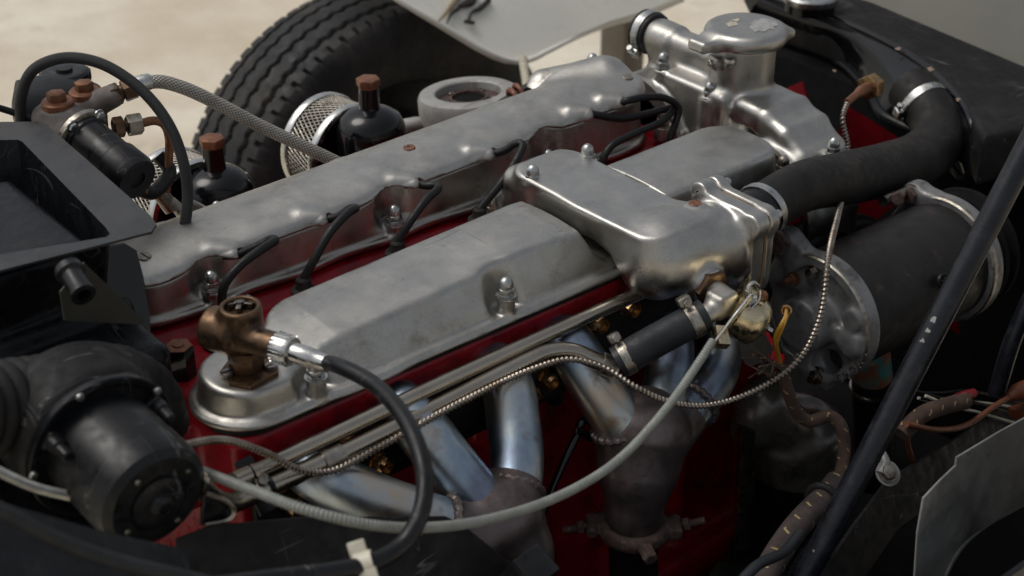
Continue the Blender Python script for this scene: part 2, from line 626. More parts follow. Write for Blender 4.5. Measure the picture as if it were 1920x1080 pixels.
simple('black_matt', (0.0075, 0.0075, 0.008), 0.62, 0.0, 0.35, 30, dirt=(0.028, 0.026, 0.024), dth=(0.52, 0.8), ds=26, spec=0.25, scr=((0.11, 0.11, 0.11), 0.8))
simple('shade_and_part_black', (0.0045, 0.0045, 0.005), 0.9, 0.0, 0.4, 20, spec=0.15)  # near black of dark parts; in holes and under the engine it paints shade
simple('rubber', (0.0075, 0.0076, 0.0082), 0.5, 0.0, 0.25, 60, bst=0.12, bs=800, spec=0.32, dirt=(0.022, 0.021, 0.02), dth=(0.6, 0.85), ds=70)
simple('rubber_dusty', (0.0145, 0.0135, 0.0130), 0.6, 0.0, 0.3, 35, bst=0.35, bs=1100, dirt=(0.034, 0.028, 0.024), dth=(0.46, 0.80), ds=24, spec=0.25, scr=((0.11, 0.11, 0.11), 0.4))
simple('rubber_blue_black', (0.020, 0.0225, 0.026), 0.52, 0.0, 0.28, 40, bst=0.25, bs=900, dirt=(0.03, 0.029, 0.028), dth=(0.55, 0.8), ds=45, spec=0.3)
simple('tyre_rubber', (0.020, 0.0198, 0.0205), 0.62, 0.0, 0.3, 25, bst=0.2, bs=300, dirt=(0.055, 0.046, 0.038), dth=(0.50, 0.8), ds=12, spec=0.3)
simple('cream_paint', (0.80, 0.785, 0.70), 0.34, 0.0, 0.06, 6, bst=0.02, dirt=(0.62, 0.60, 0.52), dth=(0.6, 0.85), ds=7)
simple('grey_panel_paint', (0.30, 0.30, 0.27), 0.5, 0.0, 0.1, 6, bst=0.02)
simple('tan_post', (0.15, 0.125, 0.095), 0.7, 0.0, 0.2, 10)
simple('white_plastic', (0.62, 0.58, 0.47), 0.4, 0.0, 0.15, 60)
simple('grey_sheath', (0.225, 0.235, 0.215), 0.42, 0.0, 0.2, 60, dirt=(0.16, 0.15, 0.13), dth=(0.6, 0.8), ds=60)
simple('armour', (0.30, 0.262, 0.225), 0.36, 0.9, 0.3, 50, dirt=(0.16, 0.11, 0.075), dth=(0.5, 0.7), ds=40)
simple('armour_grey', (0.40, 0.40, 0.37), 0.38, 0.85, 0.25, 50, dirt=(0.20, 0.17, 0.14), dth=(0.55, 0.75), ds=40)
simple('stone_grey_plate', (0.085, 0.083, 0.072), 0.6, 0.1, 0.2, 30)
simple('olive_grey_plate', (0.052, 0.050, 0.040), 0.62, 0.0, 0.25, 25, spec=0.3)
simple('yellow_wire', (0.52, 0.27, 0.03), 0.4, 0.0, 0.2, 90)
simple('orange_wire', (0.16, 0.052, 0.022), 0.5, 0.0, 0.2, 90)
simple('orange_terminal', (0.20, 0.055, 0.022), 0.45, 0.0, 0.25, 90)
simple('red_terminal', (0.30, 0.02, 0.03), 0.4, 0.0, 0.2, 90)
simple('gasket_tan', (0.26, 0.15, 0.075), 0.8, 0.0, 0.3, 90)
simple('verdigris', (0.05, 0.25, 0.24), 0.6, 0.2, 0.3, 60, dirt=(0.28, 0.10, 0.045), dth=(0.44, 0.56), ds=28)
simple('dull_sheet', (0.30, 0.30, 0.285), 0.42, 0.35, 0.35, 14, dirt=(0.05, 0.048, 0.045), dth=(0.47, 0.72), ds=10, bst=0.3, bs=90, scr=((0.26, 0.26, 0.25), 0.6))
simple('gunmetal', (0.31, 0.28, 0.25), 0.27, 1.0, 0.3, 22, dirt=(0.07, 0.055, 0.045), dth=(0.52, 0.72), ds=26)
simple('collector_steel', (0.150, 0.125, 0.125), 0.42, 0.75, 0.22, 16, rv=0.1, dirt=(0.080, 0.056, 0.052), dth=(0.46, 0.70), ds=45, bst=0.3, bs=400, scr=((0.16, 0.13, 0.12), 0.6))
simple('weld_bead', (0.17, 0.14, 0.135), 0.5, 0.8, 0.4, 160, bst=0.6, bs=420)
simple('chipped_paint', (0.30, 0.20, 0.14), 0.6, 0.0, 0.3, 90)
simple('filler_scuff', (0.36, 0.36, 0.35), 0.7, 0.3, 0.25, 160)
simple('cream_scuff', (0.47, 0.43, 0.34), 0.75, 0.0, 0.25, 160)
simple('dark_scuff', (0.035, 0.028, 0.022), 0.7, 0.0, 0.3, 60)
simple('tan_scuff', (0.30, 0.23, 0.14), 0.7, 0.0, 0.3, 60)

# heat-tinted stainless header pipes
t = NT('blued_steel')
n1 = t.noise(10, 4, 0.55)
n2 = t.noise(120, 4, 0.6, stretch=(1, 1, 0.16))
f = t.math('ADD', t.math('MULTIPLY', n1, 0.85), t.math('MULTIPLY', n2, 0.15))
c = t.ramp(f, [(0.32, (0.26, 0.18, 0.18)), (0.41, (0.22, 0.25, 0.33)), (0.50, (0.31, 0.39, 0.48)), (0.58, (0.47, 0.52, 0.545)), (0.68, (0.56, 0.47, 0.365))])
sp = t.math('MULTIPLY', t.rng(t.noise(26, 3), 0.60, 0.72), 0.8)
c = t.mix(sp, c, (0.22, 0.13, 0.075))
t.set(c, t.rng(t.noise(60, 4, stretch=(1, 1, 0.2)), 0.3, 0.7, 0.28, 0.43), 1.0)
t.bump(t.noise(420, 3, stretch=(1, 1, 0.10)), 0.22, 0.0005)

# woven hoses, driven by the tube's own length (u) and turn (v)
def braid(name, light, dark, turns, pitch, rough, metal, strength, contrast=1.0):
    t = NT(name)
    sp = t.n.new('ShaderNodeSeparateXYZ')
    t.l.new(t.uv, sp.inputs[0])
    u = t.math('MULTIPLY', sp.outputs[0], 2 * PI / pitch)
    v = t.math('MULTIPLY', sp.outputs[1], 2 * PI * turns)
    a = t.math('SINE', t.math('ADD', u, v))
    b = t.math('SINE', t.math('SUBTRACT', u, v))
    h = t.math('MULTIPLY', a, b)
    h = t.math('ABSOLUTE', h)
    c = t.mix(t.rng(h, 0.02, 0.45 * contrast), dark, light)
    c = t.mix(t.rng(t.noise(50, 4), 0.5, 0.75, 0, 0.5), c, dark)
    t.set(c, rough, metal)
    t.bump(h, strength, 0.0012)
braid('steel_braid', (0.56, 0.535, 0.48), (0.17, 0.15, 0.13), 6, 0.0085, 0.42, 0.55, 0.9)
braid('black_braid', (0.015, 0.016, 0.0175), (0.005, 0.005, 0.0055), 8, 0.004, 0.5, 0.0, 0.5)
def cloth_loom(name, base, thread):
    t = NT(name)
    sp = t.n.new('ShaderNodeSeparateXYZ')
    t.l.new(t.uv, sp.inputs[0])
    u = t.math('MULTIPLY', sp.outputs[0], 1 / 0.021)
    v = t.math('MULTIPLY', sp.outputs[1], 2.0)
    u = t.math('ADD', u, t.math('MULTIPLY', t.noise(35, 3), 0.9))
    fr = t.math('FRACT', t.math('ADD', u, v))
    fr2 = t.math('FRACT', t.math('MULTIPLY', t.math('SUBTRACT', u, v), 1.0))
    k = t.math('MULTIPLY', t.math('LESS_THAN', fr, 0.10), t.math('LESS_THAN', fr2, 0.36))
    c = t.mix(t.rng(t.noise(60, 5), 0.35, 0.7), base, tuple(x * 0.5 for x in base))
    c = t.mix(t.math('MULTIPLY', k, 0.8), c, thread)
    t.set(c, 0.85, 0.0)
    t.bump(t.noise(900, 3), 0.5, 0.001)
cloth_loom('cloth_brown', (0.085, 0.050, 0.036), (0.40, 0.30, 0.13))
cloth_loom('cloth_mauve', (0.062, 0.045, 0.042), (0.42, 0.32, 0.13))

# pale sandy ground
t = NT('sandy_ground')
n1 = t.noise(2.2, 6, 0.6)
n2 = t.noise(14, 5, 0.6)
c = t.mix(t.rng(n1, 0.36, 0.64), (0.60, 0.51, 0.38), (0.78, 0.72, 0.60))
c = t.mix(t.rng(n2, 0.40, 0.8, 0, 0.4), c, (0.54, 0.46, 0.35))
c = t.mix(t.rng(t.noise(7, 3), 0.66, 0.74, 0, 0.45), c, (0.44, 0.38, 0.30))
t.set(c, 0.9, 0.0)
t.bump(t.noise(60, 5), 0.4, 0.01)

simple('blue_black_paint', (0.0085, 0.0100, 0.0140), 0.32, 0.0, 0.4, 40, rv=0.1, bst=0.2, bs=500, dirt=(0.032, 0.033, 0.036), dth=(0.54, 0.8), ds=60, spec=0.36)

simple('scoop_grey', (0.028, 0.030, 0.033), 0.38, 0.0, 0.25, 18, bst=0.1, dirt=(0.05, 0.05, 0.05), dth=(0.58, 0.85), ds=30, spec=0.4, scr=((0.10, 0.10, 0.10), 0.7))
simple('yoke_black', (0.0155, 0.0142, 0.0138), 0.55, 0.0, 0.3, 26, bst=0.3, bs=600, dirt=(0.055, 0.030, 0.020), dth=(0.60, 0.74), ds=46, spec=0.3, scr=((0.06, 0.05, 0.045), 0.7))

simple('filter_metal', (0.17, 0.157, 0.14), 0.30, 0.55, 0.25, 20, rv=0.08, dirt=(0.035, 0.03, 0.026), dth=(0.50, 0.72), ds=30, spec=0.5)

# ------------------------------------------------------------------ setting
g = put('ground', mesh(box((-60, -60, -0.74), (60, 60, -0.72), 0)), 'sandy_ground', kind='structure')

# ------------------------------------------------------------------ shared small parts
ME = {}
ME['dome'] = mesh(*dome_nut())
ME['dome_small'] = mesh(*dome_nut(0.0055, 0.006))
ME['hex'] = mesh(*hexbolt(0.0075, 0.006))
ME['hex_small'] = mesh(*hexbolt(0.0050, 0.0045))
ME['cheese'] = mesh(lathe([(0.0052, 0), (0.0052, 0.003), (0.0046, 0.0038), (0, 0.004)], 20), sharp=40)
def slot_screw(r, h=0.003):
    """round slotted screw head: two halves with a real slot between them"""
    w = r * 0.16
    out = [lathe([(r, 0), (r, h * 0.45), (r * 0.9, h * 0.5)], 24)]
    for s in (0, PI):
        a0 = math.asin(w / r)
        arc = [(r * 0.95 * math.cos(a), r * 0.95 * math.sin(a)) for a in np.linspace(a0, PI - a0, 10)]
        out.append(prism([(x * math.cos(s) - y * math.sin(s), x * math.sin(s) + y * math.cos(s)) for x, y in arc], h * 0.3, h, h * 0.12, 1))
    return mesh(*out)
ME['slot'] = slot_screw(0.0065, 0.0028)
ME['slot_small'] = slot_screw(0.0042, 0.003)
def nut_at(parent, p, me='dome', mat='zinc', z=(0, 0, 1), rot=0.0, name='dome_nut'):
    M = axis_matrix(p, z) @ Matrix.Rotation(rot, 4, 'Z')
    return put(name, ME[me], mat, parent, M)
def hose_clamp(parent_name, label, p, axis, r, w=0.009, screw_dir=(0, 0, 1), mat='zinc', group='worm drive hose clamps'):
    """band with worm housing and screw, a thing of its own round a hose"""
    M = axis_matrix(p, axis, screw_dir)
    t = thing(parent_name, label, 'hose clamp', p, group)
    band = [lathe([(r, -w / 2), (r + 0.0009, -w / 2), (r + 0.0009, w / 2), (r, w / 2), (r, -w / 2)], 48, M)]
    put('band', mesh(*band), mat, t)
    teeth = []
    for i in range(16):
        a = 0.35 + i * 0.085
        q = M @ Matrix.Rotation(a, 4, 'Z')
        teeth.append(xf(box((r + 0.0007, -0.0004, -w * 0.33), (r + 0.0015, 0.0010, w * 0.33), 0), q))
    put('thread', mesh(*teeth), mat, t)
    put('worm_housing', mesh(xf(box((r + 0.0008, -0.006, -w * 0.62), (r + 0.0095, 0.006, w * 0.62), 0.0018), M)), mat, t)
    S = axis_matrix(M @ Vector((r + 0.0053, 0.006, 0)), M.to_3x3() @ Vector((0, 1, 0)))
    put('screw', mesh(lathe([(0.0022, 0), (0.0022, 0.003)], 12, S), prism(ngon(0.0040, 6), 0.003, 0.0075, 0.0004, 1, S), xf(box((-0.0036, -0.0005, 0.0073), (0.0036, 0.0005, 0.0079), 0), S)), mat, t)
    return t

# ------------------------------------------------------------------ red engine: head and block
eng = thing('engine_block', 'dark red enamelled engine block and cylinder head under the aluminium covers', 'engine', (0.3, -0.04, -0.45))
def head_fn(P):
    x, y, z = P[:, 0], P[:, 1], P[:, 2]
    d = sbox(P, (0.312, -0.0385, -0.052), (0.346, 0.1535, 0.047), 0.007)
    # valley between the two covers, sunk plug wells
    v = rb2(y, z, -0.0395, 0.012, 0.031, 0.026, 0.012)
    d = smax(d, -v, 0.010)
    for px in PLUGX:
        d = smax(d, -scyl(P, (px, -0.038, -0.04), (px, -0.038, 0.03), 0.017), 0.006)
    # rear shoulder with the stud bosses
    d = smin(d, scyl(P, (-0.022, -0.080, -0.06), (-0.022, -0.080, -0.008), 0.016), 0.012)
    d = smin(d, sbox(P, (-0.030, -0.060, -0.06), (0.03, 0.075, 0.042), 0.010), 0.012)
    return d
PLUGX = [0.045, 0.134, 0.242, 0.347, 0.530, 0.626]
put('cylinder_head', cast(head_fn, (-0.08, -0.21, -0.12), (0.68, 0.13, 0.012), 0.0028), 'red_enamel', eng)
def block_fn(P):
    d = sbox(P, (0.305, -0.04, -0.30), (0.335, 0.115, 0.215), 0.012)
    for bx in np.arange(0.0, 0.7, 0.105):
        d = smin(d, sbox(P, (bx, -0.150, -0.30), (0.008, 0.012, 0.19), 0.006), 0.012)
    d = smin(d, sbox(P, (0.30, -0.160, -0.44), (0.33, 0.03, 0.02), 0.008), 0.015)
    d = smin(d, scyl(P, (0.25, -0.145, -0.135), (0.25, -0.168, -0.135), 0.022), 0.008)
    return d
put('crankcase', cast(block_fn, (-0.05, -0.20, -0.53), (0.66, 0.09, -0.07), 0.005), 'red_enamel', eng)
put('gasket_shade_band', mesh(box((-0.025, -0.2015, -0.098), (0.64, -0.1935, -0.030), 0.002)), 'black_matt', eng)  # gasket drawn as a tall black band, its colour standing in for shade
# brass manifold nuts on their studs
NUTS = [(0.3849, -0.2050, -0.0303), (0.3440, -0.2050, -0.0315), (0.2837, -0.2050, -0.0691), (0.2612, -0.2050, -0.0742), (0.0952, -0.2050, -0.0754), (0.0070, -0.2050, -0.0752), (0.0635, -0.2050, -0.0380), (0.4035, -0.2050, -0.0860)]
ME['manifold_nut'] = mesh(prism(ngon(0.0085, 6), 0.0015, 0.012, 0.0009, 2), lathe([(0.0095, 0), (0.0095, 0.0015), (0.004, 0.0016)], 20), lathe([(0.0078, 0.0115), (0.0066, 0.015), (0.0048, 0.015), (0.0046, 0.006), (0, 0.006)], 20))
for i, p in enumerate(NUTS):
    nut_at(eng, (p[0], -0.2015, p[2]), 'manifold_nut', 'brass', (0, -1, 0), i * 0.7, 'manifold_nut')
# tall black stud nut on the rear shoulder
p = (-0.0159, -0.0779, -0.0080)
M = axis_matrix(p, (0, 0, 1))
sn = put('stud_nut', mesh(prism(ngon(0.0125, 6, 0.2), 0.002, 0.034, 0.0010, 2, M), lathe([(0.0165, 0), (0.0165, 0.002), (0.006, 0.0024)], 24, M)), 'black_gloss', eng)
put('nut_face', mesh(prism(ngon(0.0118, 6, 0.2), 0.0335, 0.0352, 0.0006, 1, M), lathe([(0.005, 0.0351), (0.0047, 0.0365), (0.003, 0.0366)], 16, M)), 'copper_oxide', sn)
b = (0.3292, -0.1650, -0.1313)
nut_at(eng, b, 'hex', 'black_satin', (0, -1, 0), 0.3, 'block_bolt')

# ------------------------------------------------------------------ exhaust-side cam cover
cov = thing('cam_cover', 'long cast aluminium cam cover on the near side, under the water outlet arm', 'cam cover', (0.3, -0.134, 0.0))
EXN = [(0.049, -0.188, 0.024), (0.251, -0.186, 0.024), (0.641, -0.164, 0.016)]
XT = [-0.05, 0.024, 0.042, 0.060, 0.085, 0.24, 0.335, 0.350, 0.361, 0.372, 0.444, 0.450, 0.460, 0.66]
ZT = [0.0325, 0.0325, 0.034, 0.0375, 0.0415, 0.0475, 0.051, 0.050, 0.030, 0.021, 0.021, 0.034, 0.0535, 0.056]
def ex_fn(P):
    x, y, z = P[:, 0], P[:, 1], P[:, 2]
    # long body, and a narrower rounded nose at the rear that carries the drive
    w = smin(rb2(x, y, 0.3385, -0.134, 0.2925, 0.0555, 0.040), rb2(x, y, 0.060, -0.1475, 0.094, 0.0420, 0.0415), 0.012)
    zt = np.interp(x, XT, ZT) - 1.4 * (y + 0.134) ** 2
    zt = zt + 0.0035 * np.exp(-((x - 0.285) / 0.04) ** 2) * (y < -0.1)
    d = smax(w + np.clip(z, 0, 1) * 0.13, (z - zt) * 0.93, 0.0055)
    # near side leans inwards, most at the rear
    ph = np.interp(x, [0.02, 0.07, 0.24, 0.36, 0.45, 0.65], [0.16, 0.56, 0.47, 0.36, 0.30, 0.26])
    d = smax(d, -(y + 0.1895) * np.cos(ph) + (z - 0.006) * np.sin(ph), 0.0050)
    # recesses for the cap nuts and their posts
    for nx, ny, nz in EXN[:2]:
        rc = scap(P, (nx, ny + 0.001, 0.014), (nx, ny + 0.004, 0.10), 0.0150, 0.0190)
        d = smax(d, -rc, 0.009)
        d = smin(d, scyl(P, (nx, ny, 0.0), (nx, ny, nz), 0.0082, 0.0012), 0.004)
    d = smin(d, scyl(P, (0.641, -0.164, 0.0), (0.641, -0.164, 0.016), 0.011, 0.002), 0.006)
    # shallow crease where the tall part begins on the far side
    fl = smax(smin(rb2(x, y, 0.3395, -0.134, 0.2995, 0.0625, 0.046), rb2(x, y, 0.060, -0.1475, 0.101, 0.0490, 0.0485), 0.012), np.abs(z - 0.0024) - 0.0024, 0.0025)
    fl2 = smax(smin(rb2(x, y, 0.3390, -0.134, 0.2960, 0.0590, 0.044), rb2(x, y, 0.060, -0.1475, 0.0975, 0.0455, 0.0450), 0.012), np.abs(z - 0.0036) - 0.0036, 0.0025)
    d = smin(d, fl, 0.0035)
    d = smin(d, fl2, 0.004)
    return smax(d, -z, 0.001)
put('cover_shell', cast(ex_fn, (-0.05, -0.205, -0.003), (0.66, -0.065, 0.066), 0.0017), 'cast_aluminium', cov)
put('gasket', mesh(prism([(x, y) for x, y in [(-0.005, -0.193), (0.63, -0.193), (0.632, -0.076), (0.060, -0.076), (0.046, -0.102), (-0.010, -0.108), (-0.034, -0.130), (-0.036, -0.165), (-0.022, -0.186)]], -0.0045, 0.0005)), 'black_matt', cov)
nut_at(cov, EXN[0], 'dome', 'zinc', rot=0.3)
nut_at(cov, EXN[1], 'dome', 'zinc', rot=0.9)
nut_at(cov, EXN[2], 'dome', 'zinc_worn', rot=0.1)

# ------------------------------------------------------------------ inlet-side cam cover: lower wall and lead conduit lid
inl = thing('cam_cover', 'long cast aluminium cam cover on the far side with slotted lid and plug leads', 'cam cover', (0.3, 0.05, 0.0))
INN = [0.060, 0.262, 0.459]
EXITS = [(0.084, 0.043), (0.180, 0.047), (0.287, 0.050), (0.381, 0.054), (0.514, 0.060), (0.560, 0.061)]
def edge_z(x):
    """height of the joint between lower wall and lid"""
    e = 0.0395 + 0.028 * np.clip(x, 0, 0.65)
    for nx in INN:
        e = e + 0.0052 * np.exp(-((x - nx) / 0.018) ** 2)
    e = e + 0.004 * np.exp(-((x + 0.02) / 0.02) ** 2)
    return e
def wall_y(x):
    """how far the near wall is pushed in at each nut"""
    w = 0.0 * x
    for nx in INN:
        w = w + 0.0105 / (1 + (np.abs(x - nx) / 0.0155) ** 4)
    return w
def in_low_fn(P):
    x, y, z = P[:, 0], P[:, 1], P[:, 2]
    w = rb2(x, y - wall_y(x) * (y < 0.05) * np.clip((z - 0.012) / 0.008, 0, 1), 0.297, 0.050, 0.321, 0.050, 0.040)
    d = smax(w + np.clip(z, 0, 1) * 0.05, z - edge_z(x) + 0.0006, 0.0022)
    fl = smax(rb2(x, y, 0.297, 0.050, 0.328, 0.056, 0.046) + 0.0022 * np.cos(x * 62.0), np.abs(z - 0.0036) - 0.0036, 0.003)
    d = smin(d, fl, 0.005)
    for nx in INN:
        d = smin(d, scyl(P, (nx, -0.001, 0), (nx, -0.001, 0.0185), 0.0090, 0.0015), 0.005)
    d = smin(d, scyl(P, (0.626, -0.002, 0), (0.626, -0.002, 0.017), 0.010, 0.0015), 0.005)
    return smax(d, -z, 0.001)
put('lower_wall', cast(in_low_fn, (-0.04, -0.016, -0.003), (0.635, 0.13, 0.075), 0.0018), 'aluminium_dirty', inl)
def lid_fn(P):
    x, y, z = P[:, 0], P[:, 1], P[:, 2]
    e = edge_z(x)
    yy = y - wall_y(x) * np.clip(1 - y / 0.040, 0, 1) * 0.60
    w = rb2(x, yy, 0.296, 0.054, 0.3215, 0.0555, 0.036)
    # the conduit roof: a low arch, a little fuller towards the front
    c = np.clip((yy + 0.002) / 0.095, 0, 1)
    hgt = (0.0175 - 0.004 * np.clip(x, 0, 0.6)) * np.sin(np.clip(c, 0, 1) * PI) ** 0.42
    roof = z - (e * 0 + 0.0395 + 0.028 * np.clip(x, -0.02, 0.65) + hgt + 0.3 * (e - 0.0395 - 0.028 * np.clip(x, 0, 0.65)) * (1 - c))
    rear = z - (0.050 + (x + 0.030) * 0.55)
    d = smax(smax(w, roof * 0.85, 0.0075), rear * 0.87, 0.014)
    # lead bosses
    for ex, ez in EXITS:
        d = smin(d, scap(P, (ex - 0.013, 0.0125, ez + 0.002), (ex, 0.0000, ez), 0.0068, 0.0074), 0.010)
    # broad cable mouth on the far front corner
    d = smin(d, scap(P, (0.600, 0.070, 0.060), (0.545, 0.105, 0.052), 0.021, 0.017), 0.018)
    d = smax(d, -(z - e - 0.0006), 0.0018)
    for ex, ez in EXITS:
        d = smax(d, -scyl(P, (ex - 0.006, 0.007, ez), (ex + 0.010, -0.005, ez), 0.0054, 0.0005), 0.0012)
    return d
put('conduit_lid', cast(lid_fn, (-0.035, -0.012, 0.032), (0.63, 0.13, 0.092), 0.0017), 'cast_aluminium', inl)
for nx, px, py in zip(INN, (400, 740, 1035), (535, 398, 280)):
    nut_at(inl, (nx, -0.001, 0.0185), 'dome', 'zinc', rot=nx * 5)
nut_at(inl, (0.626, -0.002, 0.017), 'dome', 'zinc_worn', rot=0.4)
nut_at(inl, (0.606, 0.094, 0.058), 'dome', 'zinc', rot=0.4)
def drop(fn, x, y, z0=0.12, z1=0.0):
    """height of the first surface met going down at (x, y)"""
    zs = np.linspace(z0, z1, 400)
    P = np.stack([np.full(400, x), np.full(400, y), zs], 1)
    d = fn(P)
    i = np.argmax(d < 0)
    return float(zs[i])
for sx, sy, rot in ((0.012, 0.028, 0.5), (0.316, 0.046, 0.2), (0.600, 0.030, 0.8)):
    z = drop(lid_fn, sx, sy)
    nx = (drop(lid_fn, sx + 0.005, sy) - drop(lid_fn, sx - 0.005, sy)) / 0.01
    ny = (drop(lid_fn, sx, sy + 0.005) - drop(lid_fn, sx, sy - 0.005)) / 0.01
    put('lid_screw', ME['slot'], 'zinc_worn' if sx != 0.316 else 'copper_oxide', inl, axis_matrix((sx, sy, z - 0.0012), (-nx, -ny, 1)) @ Matrix.Rotation(rot, 4, 'Z'))

# ------------------------------------------------------------------ spark plug leads, each with its own boot
def plug_lead(label, pts, boot, r=0.0041):
    t = thing('spark_plug_lead', label, 'ignition lead', (boot[0], boot[1], boot[2] - 0.03), 'spark plug leads')
    put('lead', mesh(tube(pts, r, 12, 0.003)), 'rubber', t)
    B = axis_matrix((boot[0], boot[1], boot[2] - 0.030), (0, 0, 1))
    put('boot', mesh(lathe([(0.0108, 0), (0.0110, 0.012), (0.0105, 0.020), (0.0122, 0.0215), (0.0122, 0.0255), (0.0085, 0.0275), (0.0072, 0.030), (0.0070, 0.036), (0.0062, 0.037), (0.0045, 0.038)], 28, B), sharp=30), 'rubber_dusty', t)
    return t
BOOTS = [(0.048, -0.036, 0.000), (0.132, -0.0395, 0.013), (0.238, -0.0385, 0.014), (0.341, -0.035, 0.014)]
def lead_path(i, mid):
    ex, ez = EXITS[i]
    b = BOOTS[i]
    return [(ex - 0.006, 0.007, ez), (ex + 0.004, 0.0, ez)] + mid + [(b[0], b[1], b[2] + 0.006)]
plug_lead('black plug lead rising behind the brass right angle drive, leftmost of the leads', lead_path(0, [(0.1020, -0.0120, 0.0515), (0.1134, -0.0200, 0.0586), (0.1137, -0.0270, 0.0608), (0.0911, -0.0360, 0.0612), (0.0703, -0.0380, 0.0550), (0.0526, -0.0380, 0.0404)]), BOOTS[0])
plug_lead('black plug lead arching down to the second boot from the left', lead_path(1, [(0.1909, -0.0100, 0.0512), (0.2004, -0.0190, 0.0607), (0.2018, -0.0260, 0.0636), (0.1876, -0.0340, 0.0660), (0.1636, -0.0410, 0.0582), (0.1447, -0.0430, 0.0391)]), BOOTS[1])
plug_lead('black plug lead with a kinked top beside the second cap nut of the far cover', lead_path(2, [(0.2953, -0.0100, 0.0508), (0.3004, -0.0180, 0.0528), (0.2968, -0.0270, 0.0540), (0.2760, -0.0360, 0.0522), (0.2522, -0.0420, 0.0397)]), BOOTS[2])
plug_lead('tall black plug lead landing just left of the water outlet arm', lead_path(3, [(0.3925, -0.0100, 0.0586), (0.4010, -0.0190, 0.0676), (0.4035, -0.0260, 0.0688), (0.3936, -0.0330, 0.0626), (0.3694, -0.0390, 0.0460)]), BOOTS[3])
ex, ez = EXITS[4]
plug_lead('black plug lead looping out right and back behind the water outlet arm',
          [(ex - 0.006, 0.007, ez), (ex + 0.004, 0.0, ez), (0.5560, -0.0080, 0.0470), (0.5919, -0.0120, 0.0438), (0.6219, -0.0200, 0.0444), (0.5946, -0.0300, 0.0398), (0.5504, -0.0350, 0.0407), (0.5133, -0.0380, 0.0374), (0.5025, -0.0380, 0.0241), (0.505, -0.038, -0.002)], (0.505, -0.038, -0.006))
ex, ez = EXITS[5]
plug_lead('black plug lead making the foremost high loop beside the thermostat housing',
          [(ex - 0.006, 0.007, ez), (ex + 0.004, 0.0, ez), (0.5567, -0.0120, 0.0679), (0.5826, -0.0160, 0.0670), (0.6111, -0.0200, 0.0586), (0.6260, -0.0240, 0.0452), (0.6176, -0.0280, 0.0281), (0.6100, -0.0300, 0.0164), (0.610, -0.031, -0.004)], (0.610, -0.031, -0.006))

# bundle of leads running from the cable mouth to the distributor
bun = thing('ignition_lead_bundle', 'bundle of black ignition leads leaving the far cover beside the grey bowl', 'ignition leads', (0.5327, 0.1100, 0.0336))
for k in range(5):
    dz, dy = (0.0, 0.006, -0.006, 0.010, -0.003)[k], (0.0, 0.004, 0.004, -0.004, 0.010)[k]
    pts = [(0.5685, 0.0750, 0.0597), (0.5631, 0.1000, 0.0511), (0.5532, 0.1250, 0.0392), (0.5383, 0.1400, 0.0252), (0.5113, 0.1500, 0.0097), (0.4801, 0.1500, -0.0110)]
    pts = [(p[0], p[1] + dy, p[2] + dz) for p in pts]
    put('lead', mesh(tube(pts, 0.0042, 10, 0.005)), 'rubber', bun)
q0 = (0.5288, 0.1380, 0.0266)
put('clip', mesh(torus(0.0125, 0.0035, axis_matrix(q0, (-1, 0.2, -0.3)), 24, 8), torus(0.0122, 0.003, axis_matrix((q0[0] + 0.008, q0[1], q0[2] + 0.004), (-1, 0.2, -0.3)), 24, 8)), 'orange_wire', bun)

# ------------------------------------------------------------------ water outlet arm across the exhaust cover
wat = thing('water_outlet', 'smooth cast aluminium water outlet arm crossing over the near cam cover', 'water outlet', (0.41, -0.05, 0.0))
def wat_fn(P):
    x, y, z = P[:, 0], P[:, 1], P[:, 2]
    # flat-topped arm
    zt = 0.0645 + 0.04 * np.clip(y + 0.12, -0.2, 0)
    pl = rb2(x, y, 0.403 + np.clip(-(y + 0.15), 0, 1) * 0.10, -0.150, 0.0415, 0.096, 0.020)
    top = smax(pl + (zt - z) * 0.10, z - zt, 0.0055)
    bot = 0.030 + 0.35 * np.clip(y + 0.17, -0.1, 0)
    d = smax(top, bot - z, 0.012)
    # inner column down to the head
    d = smin(d, sbox(P, (0.402, -0.052, 0.022), (0.038, 0.022, 0.038), 0.018), 0.016)
    d = smin(d, scyl(P, (0.392, -0.030, -0.012), (0.392, -0.030, 0.006), 0.032, 0.003), 0.010)
    # stud posts
    for a in ((0.371, -0.080), (0.443, -0.079)):
        d = smin(d, scyl(P, (a[0], a[1], 0.004), (a[0], a[1], 0.0575), 0.0098, 0.002), 0.005)
    # hanging belly and outlet neck towards the front
    d = smin(d, scap(P, (0.404, -0.226, 0.026), (0.410, -0.215, 0.012), 0.036, 0.034), 0.013)
    d = smin(d, scap(P, (0.405, -0.222, 0.028), (0.470, -0.238, 0.026), 0.036, 0.037), 0.014)
    # boss for the heater valve
    d = smin(d, scyl(P, (0.428, -0.235, 0.008), (0.424, -0.272, 0.006), 0.0175, 0.003), 0.010)
    # outlet flange: rounded triangle plate
    for fy, fz in ((-0.206, 0.062), (-0.272, 0.054), (-0.262, -0.016)):
        d = smin(d, scyl(P, (0.470, fy, fz), (0.4865, fy, fz), 0.0115, 0.002), 0.012)
    fl = smax(rb2(y, z, -0.238, 0.022, 0.040, 0.044, 0.022), np.abs(x - 0.4785) - 0.008, 0.003)
    d = smin(d, fl, 0.006)
    # plug boss on top
    d = smin(d, scyl(P, (0.447, -0.224, 0.05), (0.447, -0.224, 0.0655), 0.0085, 0.002), 0.006)
    return d
put('arm', cast(wat_fn, (0.34, -0.30, -0.03), (0.50, -0.005, 0.075), 0.0016), 'aluminium_polished', wat)
nut_at(wat, (0.371, -0.080, 0.0575), 'dome', 'zinc', rot=0.5)
nut_at(wat, (0.443, -0.079, 0.0575), 'dome', 'zinc', rot=0.2)
nut_at(wat, (0.366, -0.022, 0.003), 'dome', 'zinc_worn', rot=0.2)
